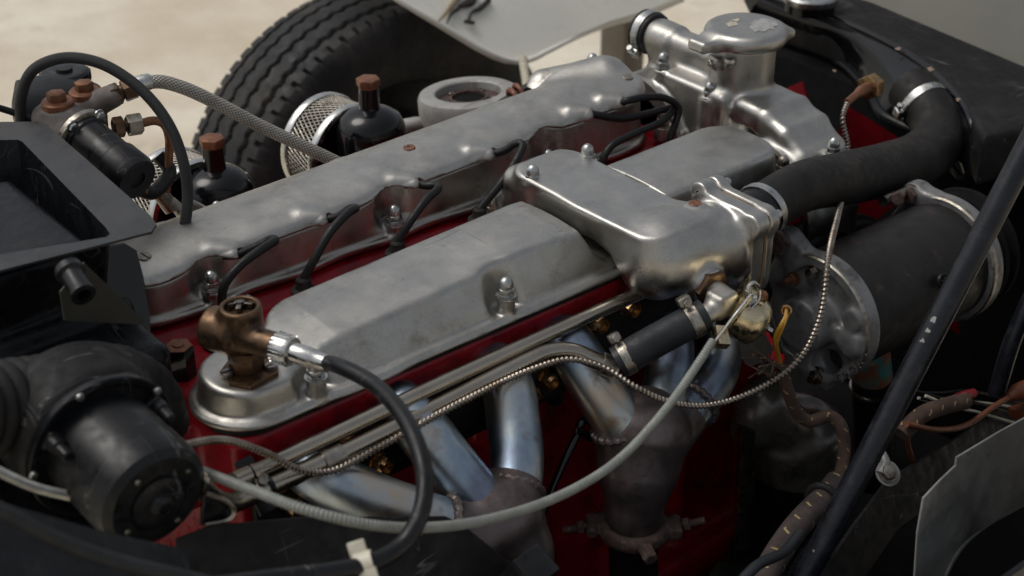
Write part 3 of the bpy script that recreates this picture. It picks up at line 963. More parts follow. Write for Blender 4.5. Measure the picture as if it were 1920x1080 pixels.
nut_at(wat, (0.447, -0.224, 0.065), 'slot', 'copper_oxide', rot=0.3, name='bleed_plug')
# cover plate bolted to the outlet flange
put('flange_gasket', mesh(prism([(y * 1.0, z * 1.0) for y, z in [(-0.277, -0.021), (-0.199, -0.021), (-0.197, 0.066), (-0.279, 0.062)]], 0, 0.0018, 0, 1, Matrix(((0, 0, 1, 0.4868), (1, 0, 0, 0), (0, 1, 0, 0), (0, 0, 0, 1))))), 'gasket_tan', wat)
def plate_fn(P):
    x, y, z = P[:, 0], P[:, 1], P[:, 2]
    d = smax(rb2(y, z, -0.238, 0.022, 0.041, 0.045, 0.022), np.abs(x - 0.4938) - 0.0052, 0.003)
    d = smin(d, scyl(P, (0.49, -0.236, 0.030), (0.525, -0.231, 0.033), 0.0235, 0.002), 0.010)
    for fy, fz in ((-0.206, 0.062), (-0.272, 0.054), (-0.262, -0.016)):
        d = smin(d, scyl(P, (0.4886, fy, fz), (0.500, fy, fz), 0.0115, 0.002), 0.008)
    return d
put('outlet_plate', cast(plate_fn, (0.484, -0.292, -0.034), (0.535, -0.18, 0.08), 0.0018), 'cast_aluminium', wat)
for fy, fz in ((-0.206, 0.062), (-0.272, 0.054), (-0.262, -0.016)):
    nut_at(wat, (0.4995, fy, fz), 'dome_small', 'zinc', (1, 0, 0), 0.4, 'flange_nut')
for fy, fz in ((-0.206, 0.062), (-0.272, 0.054)):
    put('bolt_hole', mesh(lathe([(0.0032, 0), (0.0032, 0.0006), (0, 0.0006)], 14, axis_matrix((0.4700, fy, fz), (-1, 0, 0)))), 'shade_and_part_black', wat)

# ------------------------------------------------------------------ thermostat housing across the front of the head
ths = thing('thermostat_housing', 'tall cast aluminium thermostat housing with arms, at the front of the engine', 'thermostat housing', (0.70, -0.03, -0.02))
def th_fn(P):
    d = scyl(P, (0.705, -0.042, 0.0), (0.705, -0.042, 0.108), 0.0345, 0.002)
    d = smin(d, scyl(P, (0.705, -0.042, 0.036), (0.705, -0.042, 0.0465), 0.0385, 0.003), 0.004)
    d = smin(d, sbox(P, (0.688, -0.006, 0.012), (0.026, 0.050, 0.046), 0.007), 0.009)
    # far arm: deep flat-sided box section with a rounded top
    d = smin(d, sbox(P, (0.706, 0.040, 0.056), (0.0175, 0.056, 0.034), 0.013), 0.010)
    d = smin(d, scyl(P, (0.706, 0.06, 0.072), (0.706, 0.102, 0.074), 0.0205, 0.003), 0.010)
    # far shoulder arching over the camshaft end
    d = smin(d, scyl(P, (0.645, 0.062, -0.025), (0.706, 0.062, -0.025), 0.070, 0.006), 0.008)
    # near arm: wide flat strap bending down over the other camshaft end
    for cy_, cz_, an_, hy_ in ((-0.088, 0.043, 3, 0.026), (-0.118, 0.036, 17, 0.024), (-0.144, 0.022, 34, 0.024), (-0.164, 0.001, 52, 0.024), (-0.176, -0.026, 70, 0.026), (-0.182, -0.060, 84, 0.03)):
        d = smin(d, sbox(P, (0, 0, 0), (0.036, hy_, 0.015), 0.010, Matrix.Translation((0.704, cy_, cz_)) @ Matrix.Rotation(R(an_), 4, 'X')), 0.008)
    d = smin(d, scyl(P, (0.655, -0.125, -0.045), (0.712, -0.125, -0.045), 0.072, 0.006), 0.008)
    # stud posts
    for a in ((0.670, 0.046, 0.058), (0.668, -0.030, 0.048)):
        d = smin(d, scyl(P, (a[0], a[1], -0.03), a, 0.0100, 0.0015), 0.005)
    d = smin(d, scyl(P, (0.706, -0.176, -0.02), (0.706, -0.176, 0.022), 0.0115, 0.002), 0.006)
    # foot lug
    d = smin(d, sbox(P, (0.664, 0.008, -0.004), (0.014, 0.016, 0.006), 0.003), 0.004)
    return smax(d, 0.648 - P[:, 0], 0.003)
put('housing', cast(th_fn, (0.635, -0.225, -0.12), (0.755, 0.17, 0.118), 0.0022, relax=3), 'cast_aluminium', ths)
put('face_ring', mesh(lathe([(0.080, 0), (0.080, 0.006), (0.064, 0.007), (0.064, 0)], 56, axis_matrix((0.6435, -0.125, -0.045), (1, 0, 0)))), 'zinc_worn', ths)
put('face_ring', mesh(lathe([(0.075, 0), (0.075, 0.006), (0.058, 0.007), (0.058, 0)], 56, axis_matrix((0.6430, 0.062, -0.025), (1, 0, 0)))), 'cast_aluminium', ths)
for i, q in enumerate(((0.670, 0.046, 0.058), (0.668, -0.030, 0.048), (0.706, -0.176, 0.022))):
    nut_at(ths, q, 'dome', 'zinc', rot=i * 0.8)
nut_at(ths, (0.7359, -0.0968, 0.0200), 'dome', 'zinc_worn', rot=0.2)
# lugs below the cap
M = axis_matrix((0.705, -0.042, 0.088), (0, 0, 1), (-1, 0.15, 0))
put('cap_lug', mesh(xf(box((0.030, -0.012, -0.006), (0.042, 0.006, 0.010), 0.003), M), xf(box((0.030, 0.014, 0.004), (0.040, 0.024, 0.014), 0.003), M)), 'aluminium_polished', ths)
put('lug_pin', mesh(lathe([(0.0042, 0), (0.0042, 0.004), (0.0026, 0.0042), (0.0024, 0.002), (0, 0.002)], 14, axis_matrix(M @ Vector((0.041, -0.003, 0.002)), M.to_3x3() @ Vector((1, 0, 0))))), 'steel_bright', ths)
# hose stub and clamp on the far arm
HM = axis_matrix((0.706, 0.101, 0.074), (0, 1, 0.04))
fh = put('far_hose', mesh(lathe([(0.0225, -0.006), (0.0245, -0.004), (0.0245, 0.016), (0.018, 0.016)], 32, HM)), 'rubber', ths)
hose_clamp('hose_clamp', 'steel hose clamp on the far arm of the thermostat housing', HM @ Vector((0, 0, 0.006)), (0, 1, 0.04), 0.0247, 0.010, (-0.6, 0, -0.6))
# filler cap with a worn top
cap = thing('filler_cap', 'round pressed aluminium filler cap with a scuffed top on the thermostat housing', 'filler cap', (0.705, -0.042, 0.108))
CM = axis_matrix((0.705, -0.042, 0.106), (0, 0, 1))
def cap_fn(P):
    d = scyl(P, (0.705, -0.042, 0.1065), (0.705, -0.042, 0.1265), 0.0455, 0.009)
    d = smin(d, sbox(P, (0.652, -0.030, 0.1135), (0.012, 0.013, 0.0065), 0.004), 0.014)
    d = smin(d, sbox(P, (0.746, -0.062, 0.1135), (0.008, 0.010, 0.0055), 0.004), 0.010)
    return smax(d, -scyl(P, (0.705, -0.042, 0.09), (0.705, -0.042, 0.110), 0.041, 0.001), 0.002)
put('cap_shell', cast(cap_fn, (0.63, -0.10, 0.100), (0.775, 0.015, 0.132), 0.0017), 'cast_aluminium', cap)
def blot(cx, cy, pts, z0, th=0.0006):
    return prism([(cx + a, cy + b) for a, b in pts], z0, z0 + th)
def ragged(r0, r1, n, seed, sx=1.0, sy=1.0, rot=0.0):
    g_ = np.random.default_rng(seed)
    out = []
    for i in range(n):
        a = 2 * PI * i / n
        r = r0 + (r1 - r0) * g_.random()
        x, y = sx * r * math.cos(a), sy * r * math.sin(a)
        out.append((x * math.cos(rot) - y * math.sin(rot), x * math.sin(rot) + y * math.cos(rot)))
    return out
put('scuff', mesh(blot(0.718, -0.054, ragged(0.014, 0.021, 30, 3, 1.15, 0.8, 0.4), 0.1264)), 'filler_scuff', cap)
put('scuff', mesh(blot(0.694, -0.030, ragged(0.005, 0.009, 18, 5, 1.2, 0.8, 0.4), 0.1264), blot(0.706, -0.026, ragged(0.003, 0.006, 14, 8, 1.4, 0.7, 0.2), 0.1264)), 'cream_scuff', cap)

# ------------------------------------------------------------------ top radiator hose
hose = thing('radiator_hose', 'thick dusty black radiator hose bending up to the radiator', 'hose', (0.7234, -0.2200, 0.0067))
HP = [(0.507, -0.2345, 0.031), (0.525, -0.231, 0.033), (0.5986, -0.2230, 0.0340), (0.6895, -0.2050, 0.0085), (0.7901, -0.1850, -0.0198), (0.8818, -0.1650, -0.0409), (0.9415, -0.1450, -0.0429), (0.9628, -0.1220, -0.0296), (0.9713, -0.0950, -0.0190), (0.9786, -0.0700, -0.0118)]
put('hose_body', mesh(tube(HP[1:], [(0, 0.0248), (0.12, 0.0255), (0.4, 0.029), (0.75, 0.0315), (0.86, 0.030), (1, 0.029)], 40, 0.006)), 'rubber_dusty', hose)
put('hose_end', mesh(tube([(0.504, -0.2352, 0.0305), (0.532, -0.2305, 0.0335)], 0.0253, 36, 0.01)), 'black_satin', hose)
q = (0.9490, -0.1500, -0.0255)
kn = axis_matrix(q, (0.25, -0.45, 0.85))
kv = [lathe([(0.0095 + (0.0006 if i % 2 else 0), 0), (0.0095, 0.008)], 40) for i in range(1)]
put('bleed_cap', mesh(lathe([(0.0145, -0.012), (0.0120, -0.003), (0.0100, -0.002), (0.0100, 0.005), (0.0088, 0.0065), (0.0, 0.0065)], 30, kn), *[xf(box((0.0096, -0.0006, -0.002), (0.0106, 0.0006, 0.005), 0), kn @ Matrix.Rotation(2 * PI * i / 26, 4, 'Z')) for i in range(26)]), 'brass_brown', hose)
hose_clamp('hose_clamp', 'bright steel band where the radiator hose meets the water outlet', (0.5345, -0.2302, 0.0338), (1, 0.19, 0.12), 0.0262, 0.0085, (0.2, 0.6, -0.7))
hose_clamp('hose_clamp', 'steel worm clamp at the top of the radiator hose below the black tank', (0.9706, -0.1000, -0.0219), tuple(np.array((0.9786, -0.0700, -0.0118)) - np.array((0.9628, -0.1220, -0.0296))), 0.0305, 0.010, (-0.75, -0.1, -0.2))

# ------------------------------------------------------------------ exhaust headers
def header(label, pipes, collector, crad, welds, base, bolts_at=None, h=0.0026):
    t = thing('exhaust_header', label, 'exhaust header', base)
    for pts in pipes:
        p = put('pipe', mesh(tube(pts, 0.0240, 32, 0.005)), 'blued_steel', t)
    def fn(P):
        d = None
        cs = np.array(collector, float)
        fr_ = np.concatenate([[0], np.cumsum(np.linalg.norm(np.diff(cs, axis=0), axis=1))])
        rr_ = np.interp(fr_ / fr_[-1], [a for a, b in crad], [b for a, b in crad])
        for i in range(len(cs) - 1):
            e = scap(P, cs[i], cs[i + 1], rr_[i], rr_[i + 1])
            d = e if d is None else smin(d, e, 0.012)
        for pts in pipes:
            a, b = np.array(pts[-2], float), np.array(pts[-1], float)
            m = a + (b - a) * 0.35
            d = smin(d, scap(P, m, b, 0.0248, 0.026), 0.012)
        return d
    allp = np.array([q for q in collector] + [pts[-1] for pts in pipes] + [pts[-2] for pts in pipes])
    put('collector', cast(fn, allp.min(0) - 0.06, allp.max(0) + 0.06, h, relax=9), 'collector_steel', t)
    for c, ax, r in welds:
        M = axis_matrix(c, ax)
        s = torus(r + 0.0012, 0.0036, M, 72, 8)
        v = np.array(s[0])
        v = v + 0.0010 * np.sin(np.arange(len(v)) // 8 * 1.9)[:, None] * np.array(Vector(ax).normalized())
        put('weld', mesh((v, s[1], None)), 'weld_bead', t)
    return t
P1 = [(0.0314, -0.2120, -0.0527), (0.0314, -0.2120, -0.0527), (0.0548, -0.2460, -0.0692), (0.0892, -0.2720, -0.0909), (0.1295, -0.2920, -0.1210)]
P2 = [(0.1253, -0.2070, -0.0360), (0.1253, -0.2070, -0.0360), (0.1370, -0.2430, -0.0699), (0.1472, -0.2700, -0.0989), (0.1530, -0.2880, -0.1243)]
P3 = [(0.2292, -0.2080, -0.0414), (0.2292, -0.2080, -0.0414), (0.2158, -0.2400, -0.0730), (0.1967, -0.2660, -0.0985), (0.1732, -0.2850, -0.1191)]
C1 = [(0.1648, -0.2880, -0.1188), (0.1688, -0.2940, -0.1556), (0.1721, -0.2960, -0.2082), (0.1768, -0.2920, -0.2981)]
for P_ in (P1, P2, P3):
    P_[0] = (P_[0][0], -0.160, P_[0][2] - 0.002)
def wl(pts, back=0.6):
    a, b = np.array(pts[-2], float), np.array(pts[-1], float)
    return (tuple(a + (b - a) * (1 - back)), tuple(b - a), 0.0240)
h1 = header('rear exhaust header of three blued steel pipes running behind the black tray', [P1, P2, P3], C1, [(0, 0.034), (0.5, 0.034), (1, 0.028)], [wl(P1), wl(P2), wl(P3)], (0.1702, -0.3000, -0.2879))
P4 = [(0.3085, -0.2080, -0.0415), (0.3085, -0.2080, -0.0415), (0.3136, -0.2380, -0.0718), (0.3216, -0.2620, -0.1031), (0.3289, -0.2720, -0.1375)]
P5 = [(0.4386, -0.2060, -0.0843), (0.4386, -0.2060, -0.0843), (0.4196, -0.2300, -0.1080), (0.3877, -0.2520, -0.1249), (0.3591, -0.2660, -0.1427)]
P6 = [(0.5031, -0.2120, -0.1010), (0.5031, -0.2120, -0.1010), (0.4782, -0.2380, -0.1223), (0.4293, -0.2560, -0.1330), (0.3752, -0.2680, -0.1491)]
C2 = [(0.3472, -0.2700, -0.1256), (0.3352, -0.2780, -0.1556), (0.3272, -0.2840, -0.1891), (0.3232, -0.2880, -0.2103)]
for P_ in (P4, P5, P6):
    P_[0] = (P_[0][0], -0.160, P_[0][2] - 0.002)
h2 = header('front exhaust header whose three stained pipes taper into a rusty clamp', [P4, P5, P6], C2, [(0, 0.046), (0.45, 0.034), (0.8, 0.0245), (1, 0.0245)], [wl(P4, .85), wl(P6, 1.0)], (0.3232, -0.2880, -0.2103))
# downpipe and rusty clamp under the front header
dp = thing('exhaust_downpipe', 'dark exhaust downpipe below the rusty clamp of the front header', 'exhaust pipe', (0.3338, -0.2880, -0.3992))
put('pipe', mesh(tube([(0.3232, -0.2880, -0.2103), (0.3261, -0.2880, -0.2612), (0.3336, -0.2860, -0.3357), (0.3457, -0.2800, -0.4505)], 0.0238, 28, 0.01)), 'shade_and_part_black', dp)
cl = thing('exhaust_clamp', 'rusty two-bolt clamp ring round the foot of the front header', 'pipe clamp', (0.3234, -0.2880, -0.2123))
CMx = axis_matrix((0.3234, -0.2880, -0.2123), (0.02, 0.02, 1), RGT)
def clamp_fn(P):
    A_ = np.array(CMx.inverted())
    Q = P @ A_[:3, :3].T + A_[:3, 3]
    r = np.hypot(Q[:, 0], Q[:, 1])
    d = np.hypot(r - 0.0285, Q[:, 2] * 0.75) - 0.0062
    for s in (-1, 1):
        d = smin(d, sbox(Q, (s * 0.036, -0.004 * s, 0), (0.008, 0.009, 0.007), 0.003), 0.006)
        d = smin(d, scyl(Q, (s * 0.040, -0.014, 0.002), (s * 0.040, 0.012, 0.002), 0.0055, 0.001), 0.004)
    return d
put('ring', cast(clamp_fn, np.array(CMx.translation) - 0.065, np.array(CMx.translation) + 0.065, 0.0019), 'rust', cl)
for s, dr in ((-1, (-0.95, 0.1, -0.28)), (1, (0.95, -0.05, 0.30))):
    q = CMx @ Vector((s * 0.042, -0.002, 0.003))
    dv = CMx.to_3x3() @ Vector(dr)
    put('clamp_bolt', mesh(tube([q, q + dv * 0.026], 0.0036, 10, 0.004, helix=(0.0024, 0.0003)), prism(ngon(0.0066, 6), 0.005, 0.011, 0.0006, 1, axis_matrix(q, dv))), 'rust', cl)
q = CMx @ Vector((0.010, -0.0375, 0.0))
put('clamp_bolt', mesh(prism(ngon(0.0075, 6), -0.006, 0.010, 0.001, 1, axis_matrix(q, CMx.to_3x3() @ Vector((0.3, -0.9, -0.2))))), 'rust', cl)

# ------------------------------------------------------------------ nickel water pipes along the head
pu = thing('coolant_pipe', 'straight dull nickel water pipe under the cam cover, the upper of two', 'pipe', (0.1686, -0.2150, -0.0147))
put('pipe', mesh(tube([(-0.0427, -0.2170, -0.0172), (-0.0186, -0.2155, -0.0178), (0.1686, -0.2150, -0.0136), (0.3226, -0.2148, -0.0126), (0.4537, -0.2145, -0.0122)], 0.0068, 20, 0.02)), 'nickel_pipe', pu)
put('pipe_end', mesh(tube([(-0.0490, -0.2180, -0.0167), (-0.0299, -0.2165, -0.0175)], 0.0079, 20, 0.01)), 'nickel_pipe', pu)
pl = thing('coolant_pipe', 'dull nickel water pipe with a bent right end, the lower of two', 'pipe', (0.1322, -0.2250, -0.0237))
put('pipe', mesh(tube([(-0.0997, -0.2620, 0.0351), (-0.0859, -0.2500, 0.0072), (-0.0624, -0.2360, -0.0199), (-0.0264, -0.2265, -0.0291), (0.0348, -0.2250, -0.0304), (0.1321, -0.2250, -0.0275), (0.2379, -0.2250, -0.0227), (0.2676, -0.2265, -0.0224), (0.2897, -0.2340, -0.0272), (0.3051, -0.2460, -0.0373), (0.3201, -0.2620, -0.0446)], 0.0081, 22, 0.006)), 'nickel_pipe', pl)
put('joint_sleeve', mesh(tube([(0.0265, -0.2250, -0.0308), (0.0452, -0.2250, -0.0305)], 0.0098, 22, 0.01)), 'zinc_worn', pl)
put('joint_sleeve', mesh(tube([(0.3100, -0.2500, -0.0402), (0.3186, -0.2580, -0.0449)], 0.0105, 22, 0.01)), 'zinc_worn', pl)
# saddle that ties both pipes at the rear
sd = thing('pipe_saddle', 'small dark two-pipe saddle with a bolt at the rear end of the nickel pipes', 'pipe clip', (-0.0344, -0.2250, -0.0207))
q = Vector((-0.0300, -0.2220, -0.0237))
put('plate', mesh(xf(box((-0.008, -0.026, -0.012), (0.008, 0.022, -0.008), 0.002), axis_matrix(q, (0, -0.6, 0.5), (1, 0, 0.05)))), 'black_satin', sd)
put('strap', mesh(torus(0.0088, 0.0017, axis_matrix((-0.0239, -0.2265, -0.0287), (1, 0, 0.02)), 28, 6), torus(0.0078, 0.0015, axis_matrix((-0.0339, -0.2165, -0.0182), (1, 0, 0.02)), 28, 6)), 'black_satin', sd)
nut_at(sd, q + Vector((0, -0.004, 0.004)), 'hex_small', 'zinc_worn', (0.1, -0.7, 0.6), 0.2, 'bolt')

# ------------------------------------------------------------------ short heater hose, its clamps and the heater valve
hh = thing('heater_hose', 'short fat black rubber hose between the bent nickel pipe and the brassy valve', 'hose', (0.3543, -0.2800, -0.0171))
hp0, hp1 = (0.3184, -0.2620, -0.0370), (0.3966, -0.2920, -0.0027)
put('hose_body', mesh(tube([hp0, (0.3347, -0.2700, -0.0272), (0.3665, -0.2810, -0.0142), hp1], 0.0152, 32, 0.006)), 'rubber_blue_black', hh)
hd = tuple(np.array(hp1) - np.array(hp0))
hose_clamp('hose_clamp', 'worm clamp on the left end of the short heater hose', (0.3251, -0.2645, -0.0334), hd, 0.0156, 0.009, (-0.3, 0.6, 0.6), 'zinc_worn')
hose_clamp('hose_clamp', 'worm clamp on the right end of the short heater hose, beside the valve', (0.3860, -0.2880, -0.0066), hd, 0.0156, 0.010, (-0.4, 0.5, 0.75), 'zinc_worn')

vl = thing('heater_valve', 'small gold passivated heater valve with a domed drum and wire lever', 'valve', (0.4356, -0.2980, -0.0150))
VA, VB = Vector((0.4268, -0.3040, -0.0059)), Vector((0.4437, -0.3220, -0.0194))
va = (VB - VA).normalized()
def vbody_fn(P):
    d = scyl(P, (0.424, -0.272, 0.006), (0.421, -0.300, 0.003), 0.0105, 0.002)
    d = smin(d, sbox(P, VA - va * 0.018, (0.011, 0.011, 0.012), 0.004), 0.006)
    d = smin(d, scap(P, VA - va * 0.018, (0.3977, -0.2930, -0.0026), 0.0095), 0.006)
    return d
put('valve_body', cast(vbody_fn, (0.38, -0.335, -0.05), (0.47, -0.255, 0.04), 0.0017), 'cast_aluminium', vl)
put('union_nut', mesh(prism(ngon(0.0185, 6, 0.3), -0.004, 0.009, 0.001, 2, axis_matrix((0.4245, -0.268, 0.006), (-0.1, -1, -0.05)))), 'brass_brown', vl)
DM = axis_matrix(VA, va, (0, 0, 1))
put('drum', mesh(lathe([(0.0225, -0.004), (0.0236, -0.003), (0.0236, 0.012), (0.0224, 0.0205), (0.0180, 0.0255), (0.0125, 0.0280), (0.006, 0.0285), (0, 0.0285)], 36, DM)), 'passivated_gold', vl)
put('slot', mesh(tube([DM @ Vector((0.0135, -0.0145, 0.002)), DM @ Vector((0.0125, -0.0150, 0.012)), DM @ Vector((0.0060, -0.0170, 0.019))], 0.0016, 8, 0.002)), 'shade_and_part_black', vl)
put('drum_nut', mesh(prism(ngon(0.0048, 6), 0.0275, 0.032, 0.0005, 1, DM), lathe([(0.0026, 0.031), (0.0026, 0.037), (0, 0.037)], 12, DM)), 'steel_bright', vl)
put('back_plate', mesh(xf(box((-0.027, -0.022, -0.0065), (0.030, 0.024, -0.004), 0.001), DM), xf(box((-0.027, -0.022, -0.0055), (-0.012, -0.0195, 0.010), 0.001), DM), xf(box((0.022, -0.012, -0.0055), (0.0245, 0.010, 0.012), 0.0008), DM)), 'passivated_gold', vl)
for a in ((-0.021, 0.016), (-0.020, -0.012), (0.024, 0.018)):
    put('plate_screw', ME['hex_small'], 'zinc', vl, DM @ Matrix.Translation((a[0], a[1], -0.004)))
LV0, LV1 = (0.3821, -0.3180, -0.0171), (0.4288, -0.3180, 0.0234)
put('lever_wire', mesh(tube([(0.3808, -0.3200, -0.0110), (0.3991, -0.3250, 0.0120), (0.4217, -0.3220, 0.0229)], 0.0013, 8, 0.004)), 'steel_bright', vl)
put('spring_hook', mesh(tube([(0.4250, -0.3220, 0.0072), (0.4340, -0.3220, 0.0138), (0.4350, -0.3200, 0.0237), (0.4279, -0.3180, 0.0310), (0.4213, -0.3180, 0.0279), (0.4229, -0.3200, 0.0194), (0.4281, -0.3230, 0.0188)], 0.0019, 8, 0.002)), 'steel_bright', vl)
nut_at(vl, (0.4415, -0.3180, 0.0114), 'hex_small', 'copper_oxide', (0.9, -0.3, 0), 0.2, 'hook_screw')
put('cable_clamp', mesh(xf(box((-0.006, -0.010, -0.005), (0.006, 0.010, 0.005), 0.0015), axis_matrix((0.3912, -0.3180, -0.0117), (0, -0.5, 0.8), (1, -0.6, 0)))), 'passivated_gold', vl)
put('heat_plate', mesh(sheet([(0.4356, -0.3000, -0.0343), (0.4649, -0.3000, -0.0372), (0.4880, -0.3000, -0.0734), (0.4738, -0.3000, -0.0797), (0.4553, -0.3000, -0.0798), (0.4426, -0.3000, -0.0649)], 0.0015)), 'stone_grey_plate', vl)

# ------------------------------------------------------------------ cables across the bay
bw = thing('control_cable', 'pale grey ribbed control cable sagging from the heater valve across the headers', 'cable', (0.0380, -0.3850, -0.0025))
put('sheath', mesh(tube([(0.3780, -0.3200, -0.0099), (0.3531, -0.3280, -0.0181), (0.2982, -0.3450, -0.0328), (0.2240, -0.3650, -0.0407), (0.1541, -0.3780, -0.0327), (0.0825, -0.3860, -0.0139), (0.0214, -0.3880, 0.0091), (-0.0294, -0.3820, 0.0333), (-0.0678, -0.3550, 0.0504), (-0.0835, -0.3100, 0.0482), (-0.0901, -0.2550, 0.0340), (-0.0935, -0.2150, 0.0241)], 0.0038, 12, rib=(0.0032, 0.0006))), 'grey_sheath', bw)
ca = thing('armoured_capillary', 'thin spiral armoured gauge tube looping across the whole bay to the brass nut', 'cable', (0.3453, -0.3000, -0.0723))
put('armour', mesh(tube([(-0.1133, -0.2620, 0.0721), (-0.0673, -0.2450, 0.0471), (-0.0300, -0.2390, 0.0137), (-0.0031, -0.2385, -0.0149), (0.0252, -0.2395, -0.0302), (0.0666, -0.2400, -0.0288), (0.1492, -0.2400, -0.0215), (0.2375, -0.2400, -0.0211), (0.2722, -0.2500, -0.0204), (0.2906, -0.2720, -0.0248), (0.3065, -0.2970, -0.0396), (0.3325, -0.3120, -0.0584), (0.3749, -0.3250, -0.0749), (0.4312, -0.3380, -0.0720), (0.4681, -0.3480, -0.0501), (0.4879, -0.3500, -0.0108), (0.5092, -0.3350, 0.0310), (0.6136, -0.2620, 0.0161), (0.7432, -0.1680, -0.0258), (0.7659, -0.1500, -0.0008), (0.7631, -0.1400, 0.0336), (0.7821, -0.1300, 0.0451)], 0.0027, 10, helix=(0.0042, 0.00065))), 'armour', ca)
put('tail', mesh(tube([(0.7791, -0.1310, 0.0450), (0.8104, -0.1230, 0.0459), (0.8467, -0.1150, 0.0431)], [(0, 0.0042), (0.35, 0.0045), (0.5, 0.0065), (1, 0.0070)], 14, 0.003)), 'copper_oxide', ca)
p0, p1 = Vector((0.8235, -0.1200, 0.0445)), Vector((0.8797, -0.1080, 0.0405))
put('gland_nut', mesh(prism(ngon(0.0145, 6, 0.2), 0.006, 0.022, 0.0012, 2, axis_matrix(p0, p1 - p0))), 'brass', ca)
kc = thing('tachometer_cable', 'shiny black tachometer cable looping down from the brass right angle drive', 'cable', (-0.0072, -0.4100, 0.0651))
put('cable', mesh(tube([(0.0300, -0.2373, 0.0710), (0.0279, -0.2620, 0.0806), (0.0309, -0.3000, 0.0836), (0.0237, -0.3450, 0.0848), (0.0128, -0.3800, 0.0792), (0.0020, -0.4020, 0.0672), (-0.0122, -0.4150, 0.0546), (-0.0312, -0.4200, 0.0421), (-0.0569, -0.4220, 0.0415), (-0.0891, -0.4200, 0.0497), (-0.1257, -0.4150, 0.0613), (-0.1680, -0.4100, 0.0745)], 0.0063, 18, 0.005)), 'black_satin', kc)
f0, f1 = Vector((0.0132, -0.1949, 0.0710)), Vector((0.0307, -0.2408, 0.0710))
FM = axis_matrix(f0, f1 - f0)
FL = (f1 - f0).length
put('knurled_nut', mesh(lathe([(0.0115, -0.003), (0.0122, -0.002), (0.0122, 0.012), (0.0112, 0.014), (0.008, 0.0145)], 36, FM), *[xf(box((0.0118, -0.0007, -0.001), (0.0131, 0.0007, 0.0115), 0), FM @ Matrix.Rotation(2 * PI * i / 22, 4, 'Z')) for i in range(22)]), 'steel_bright', kc)
put('ferrule', mesh(lathe([(0.0082, 0.013), (0.0082, FL * 0.66), (0.0072, FL * 0.69), (0.0070, FL * 0.98), (0.0062, FL)], 28, FM)), 'steel_bright', kc)
wc = thing('cable_clip', 'cream plastic clip holding the black tachometer cable at the tray edge', 'clip', (-0.0651, -0.4250, 0.0476))
wq = Vector((-0.0634, -0.4215, 0.0438))
WMx = axis_matrix(wq, RGT * 0.95 + UPV * 0.3, UPV)
put('loop', mesh(lathe([(0.0065, -0.006), (0.0080, -0.006), (0.0080, 0.006), (0.0065, 0.006), (0.0065, -0.006)], 24, WMx)), 'white_plastic', wc)
put('tab', mesh(xf(box((0.004, -0.003, -0.008), (0.016, 0.0005, 0.004), 0.001), WMx), xf(box((-0.022, 0.003, -0.005), (-0.003, 0.0075, 0.007), 0.001), WMx)), 'white_plastic', wc)
# black dipstick between the headers
ds = thing('dipstick', 'black dipstick rod with a hooked top between the two exhaust headers', 'dipstick', (0.2371, -0.2500, -0.1894))
put('rod', mesh(tube([(0.2297, -0.2550, -0.1918), (0.2497, -0.2500, -0.1614), (0.2730, -0.2450, -0.1326), (0.2915, -0.2400, -0.1167), (0.2945, -0.2400, -0.1072), (0.3010, -0.2400, -0.1041), (0.3114, -0.2400, -0.1149), (0.3159, -0.2400, -0.1280), (0.3092, -0.2400, -0.1292), (0.3008, -0.2400, -0.1192)], 0.0038, 10, 0.003)), 'black_gloss', ds)

# ------------------------------------------------------------------ brass right-angle drive on the rear of the near cover
ad = thing('angle_drive', 'brown brass right angle tachometer drive bolted on the near cover', 'angle drive', (0.0042, -0.1575, 0.0310))
AO = Vector((0.0054, -0.1542, 0.0340))
dz0 = Vector((0, 0, 1))
pl4 = [(-0.0145, -0.1450, 0.0325), (-0.0004, -0.1343, 0.0325), (0.0196, -0.1404, 0.0325), (0.0298, -0.1612, 0.0325), (0.0221, -0.1751, 0.0325), (-0.0060, -0.1787, 0.0325), (-0.0172, -0.1646, 0.0325)]
put('flange_plate', mesh(prism([(p[0], p[1]) for p in pl4], 0.0295, 0.0345, 0.0008, 2)), 'brass_brown', ad)
for q in ((-0.0121, -0.1539, 0.0345), (0.0201, -0.1673, 0.0345)):
    put('flange_screw', ME['slot_small'], 'gunmetal', ad, Matrix.Translation(Vector((q[0], q[1], 0.0343))) @ Matrix.Scale(1.25, 4))
put('hex_base', mesh(prism(ngon(0.0148, 6, 0.35), 0.0343, 0.054, 0.0012, 2, Matrix.Translation((AO.x, AO.y, 0)))), 'brass_brown', ad)
c0 = Vector((-0.0132, -0.1332, 0.0710))
def ad_fn(P):
    d = scyl(P, (AO.x + 0.001, AO.y, 0.050), (AO.x + 0.001, AO.y, 0.060), 0.0115, 0.002)
    big0, big1 = c0, c0 + (f0 - c0).normalized() * 0.030
    d = smin(d, scyl(P, big0, big1, 0.0180, 0.003), 0.005)
    d = smin(d, scyl(P, big1 - (f0 - c0).normalized() * 0.004, f0 + (f0 - c0).normalized() * 0.001, 0.0112, 0.0015), 0.004)
    tq = (0.0034, -0.1577, 0.0960)
    d = smin(d, scyl(P, (tq[0], tq[1], 0.064), tq, 0.0170, 0.0025), 0.006)
    d = smax(d, -scyl(P, (tq[0], tq[1], 0.088), (tq[0], tq[1], 0.11), 0.0128, 0.0008), 0.0012)
    return d
put('drive_body', cast(ad_fn, (-0.045, -0.235, 0.045), (0.045, -0.105, 0.104), 0.0014), 'brass_brown', ad)
tq = (0.0089, -0.1472, 0.0890)
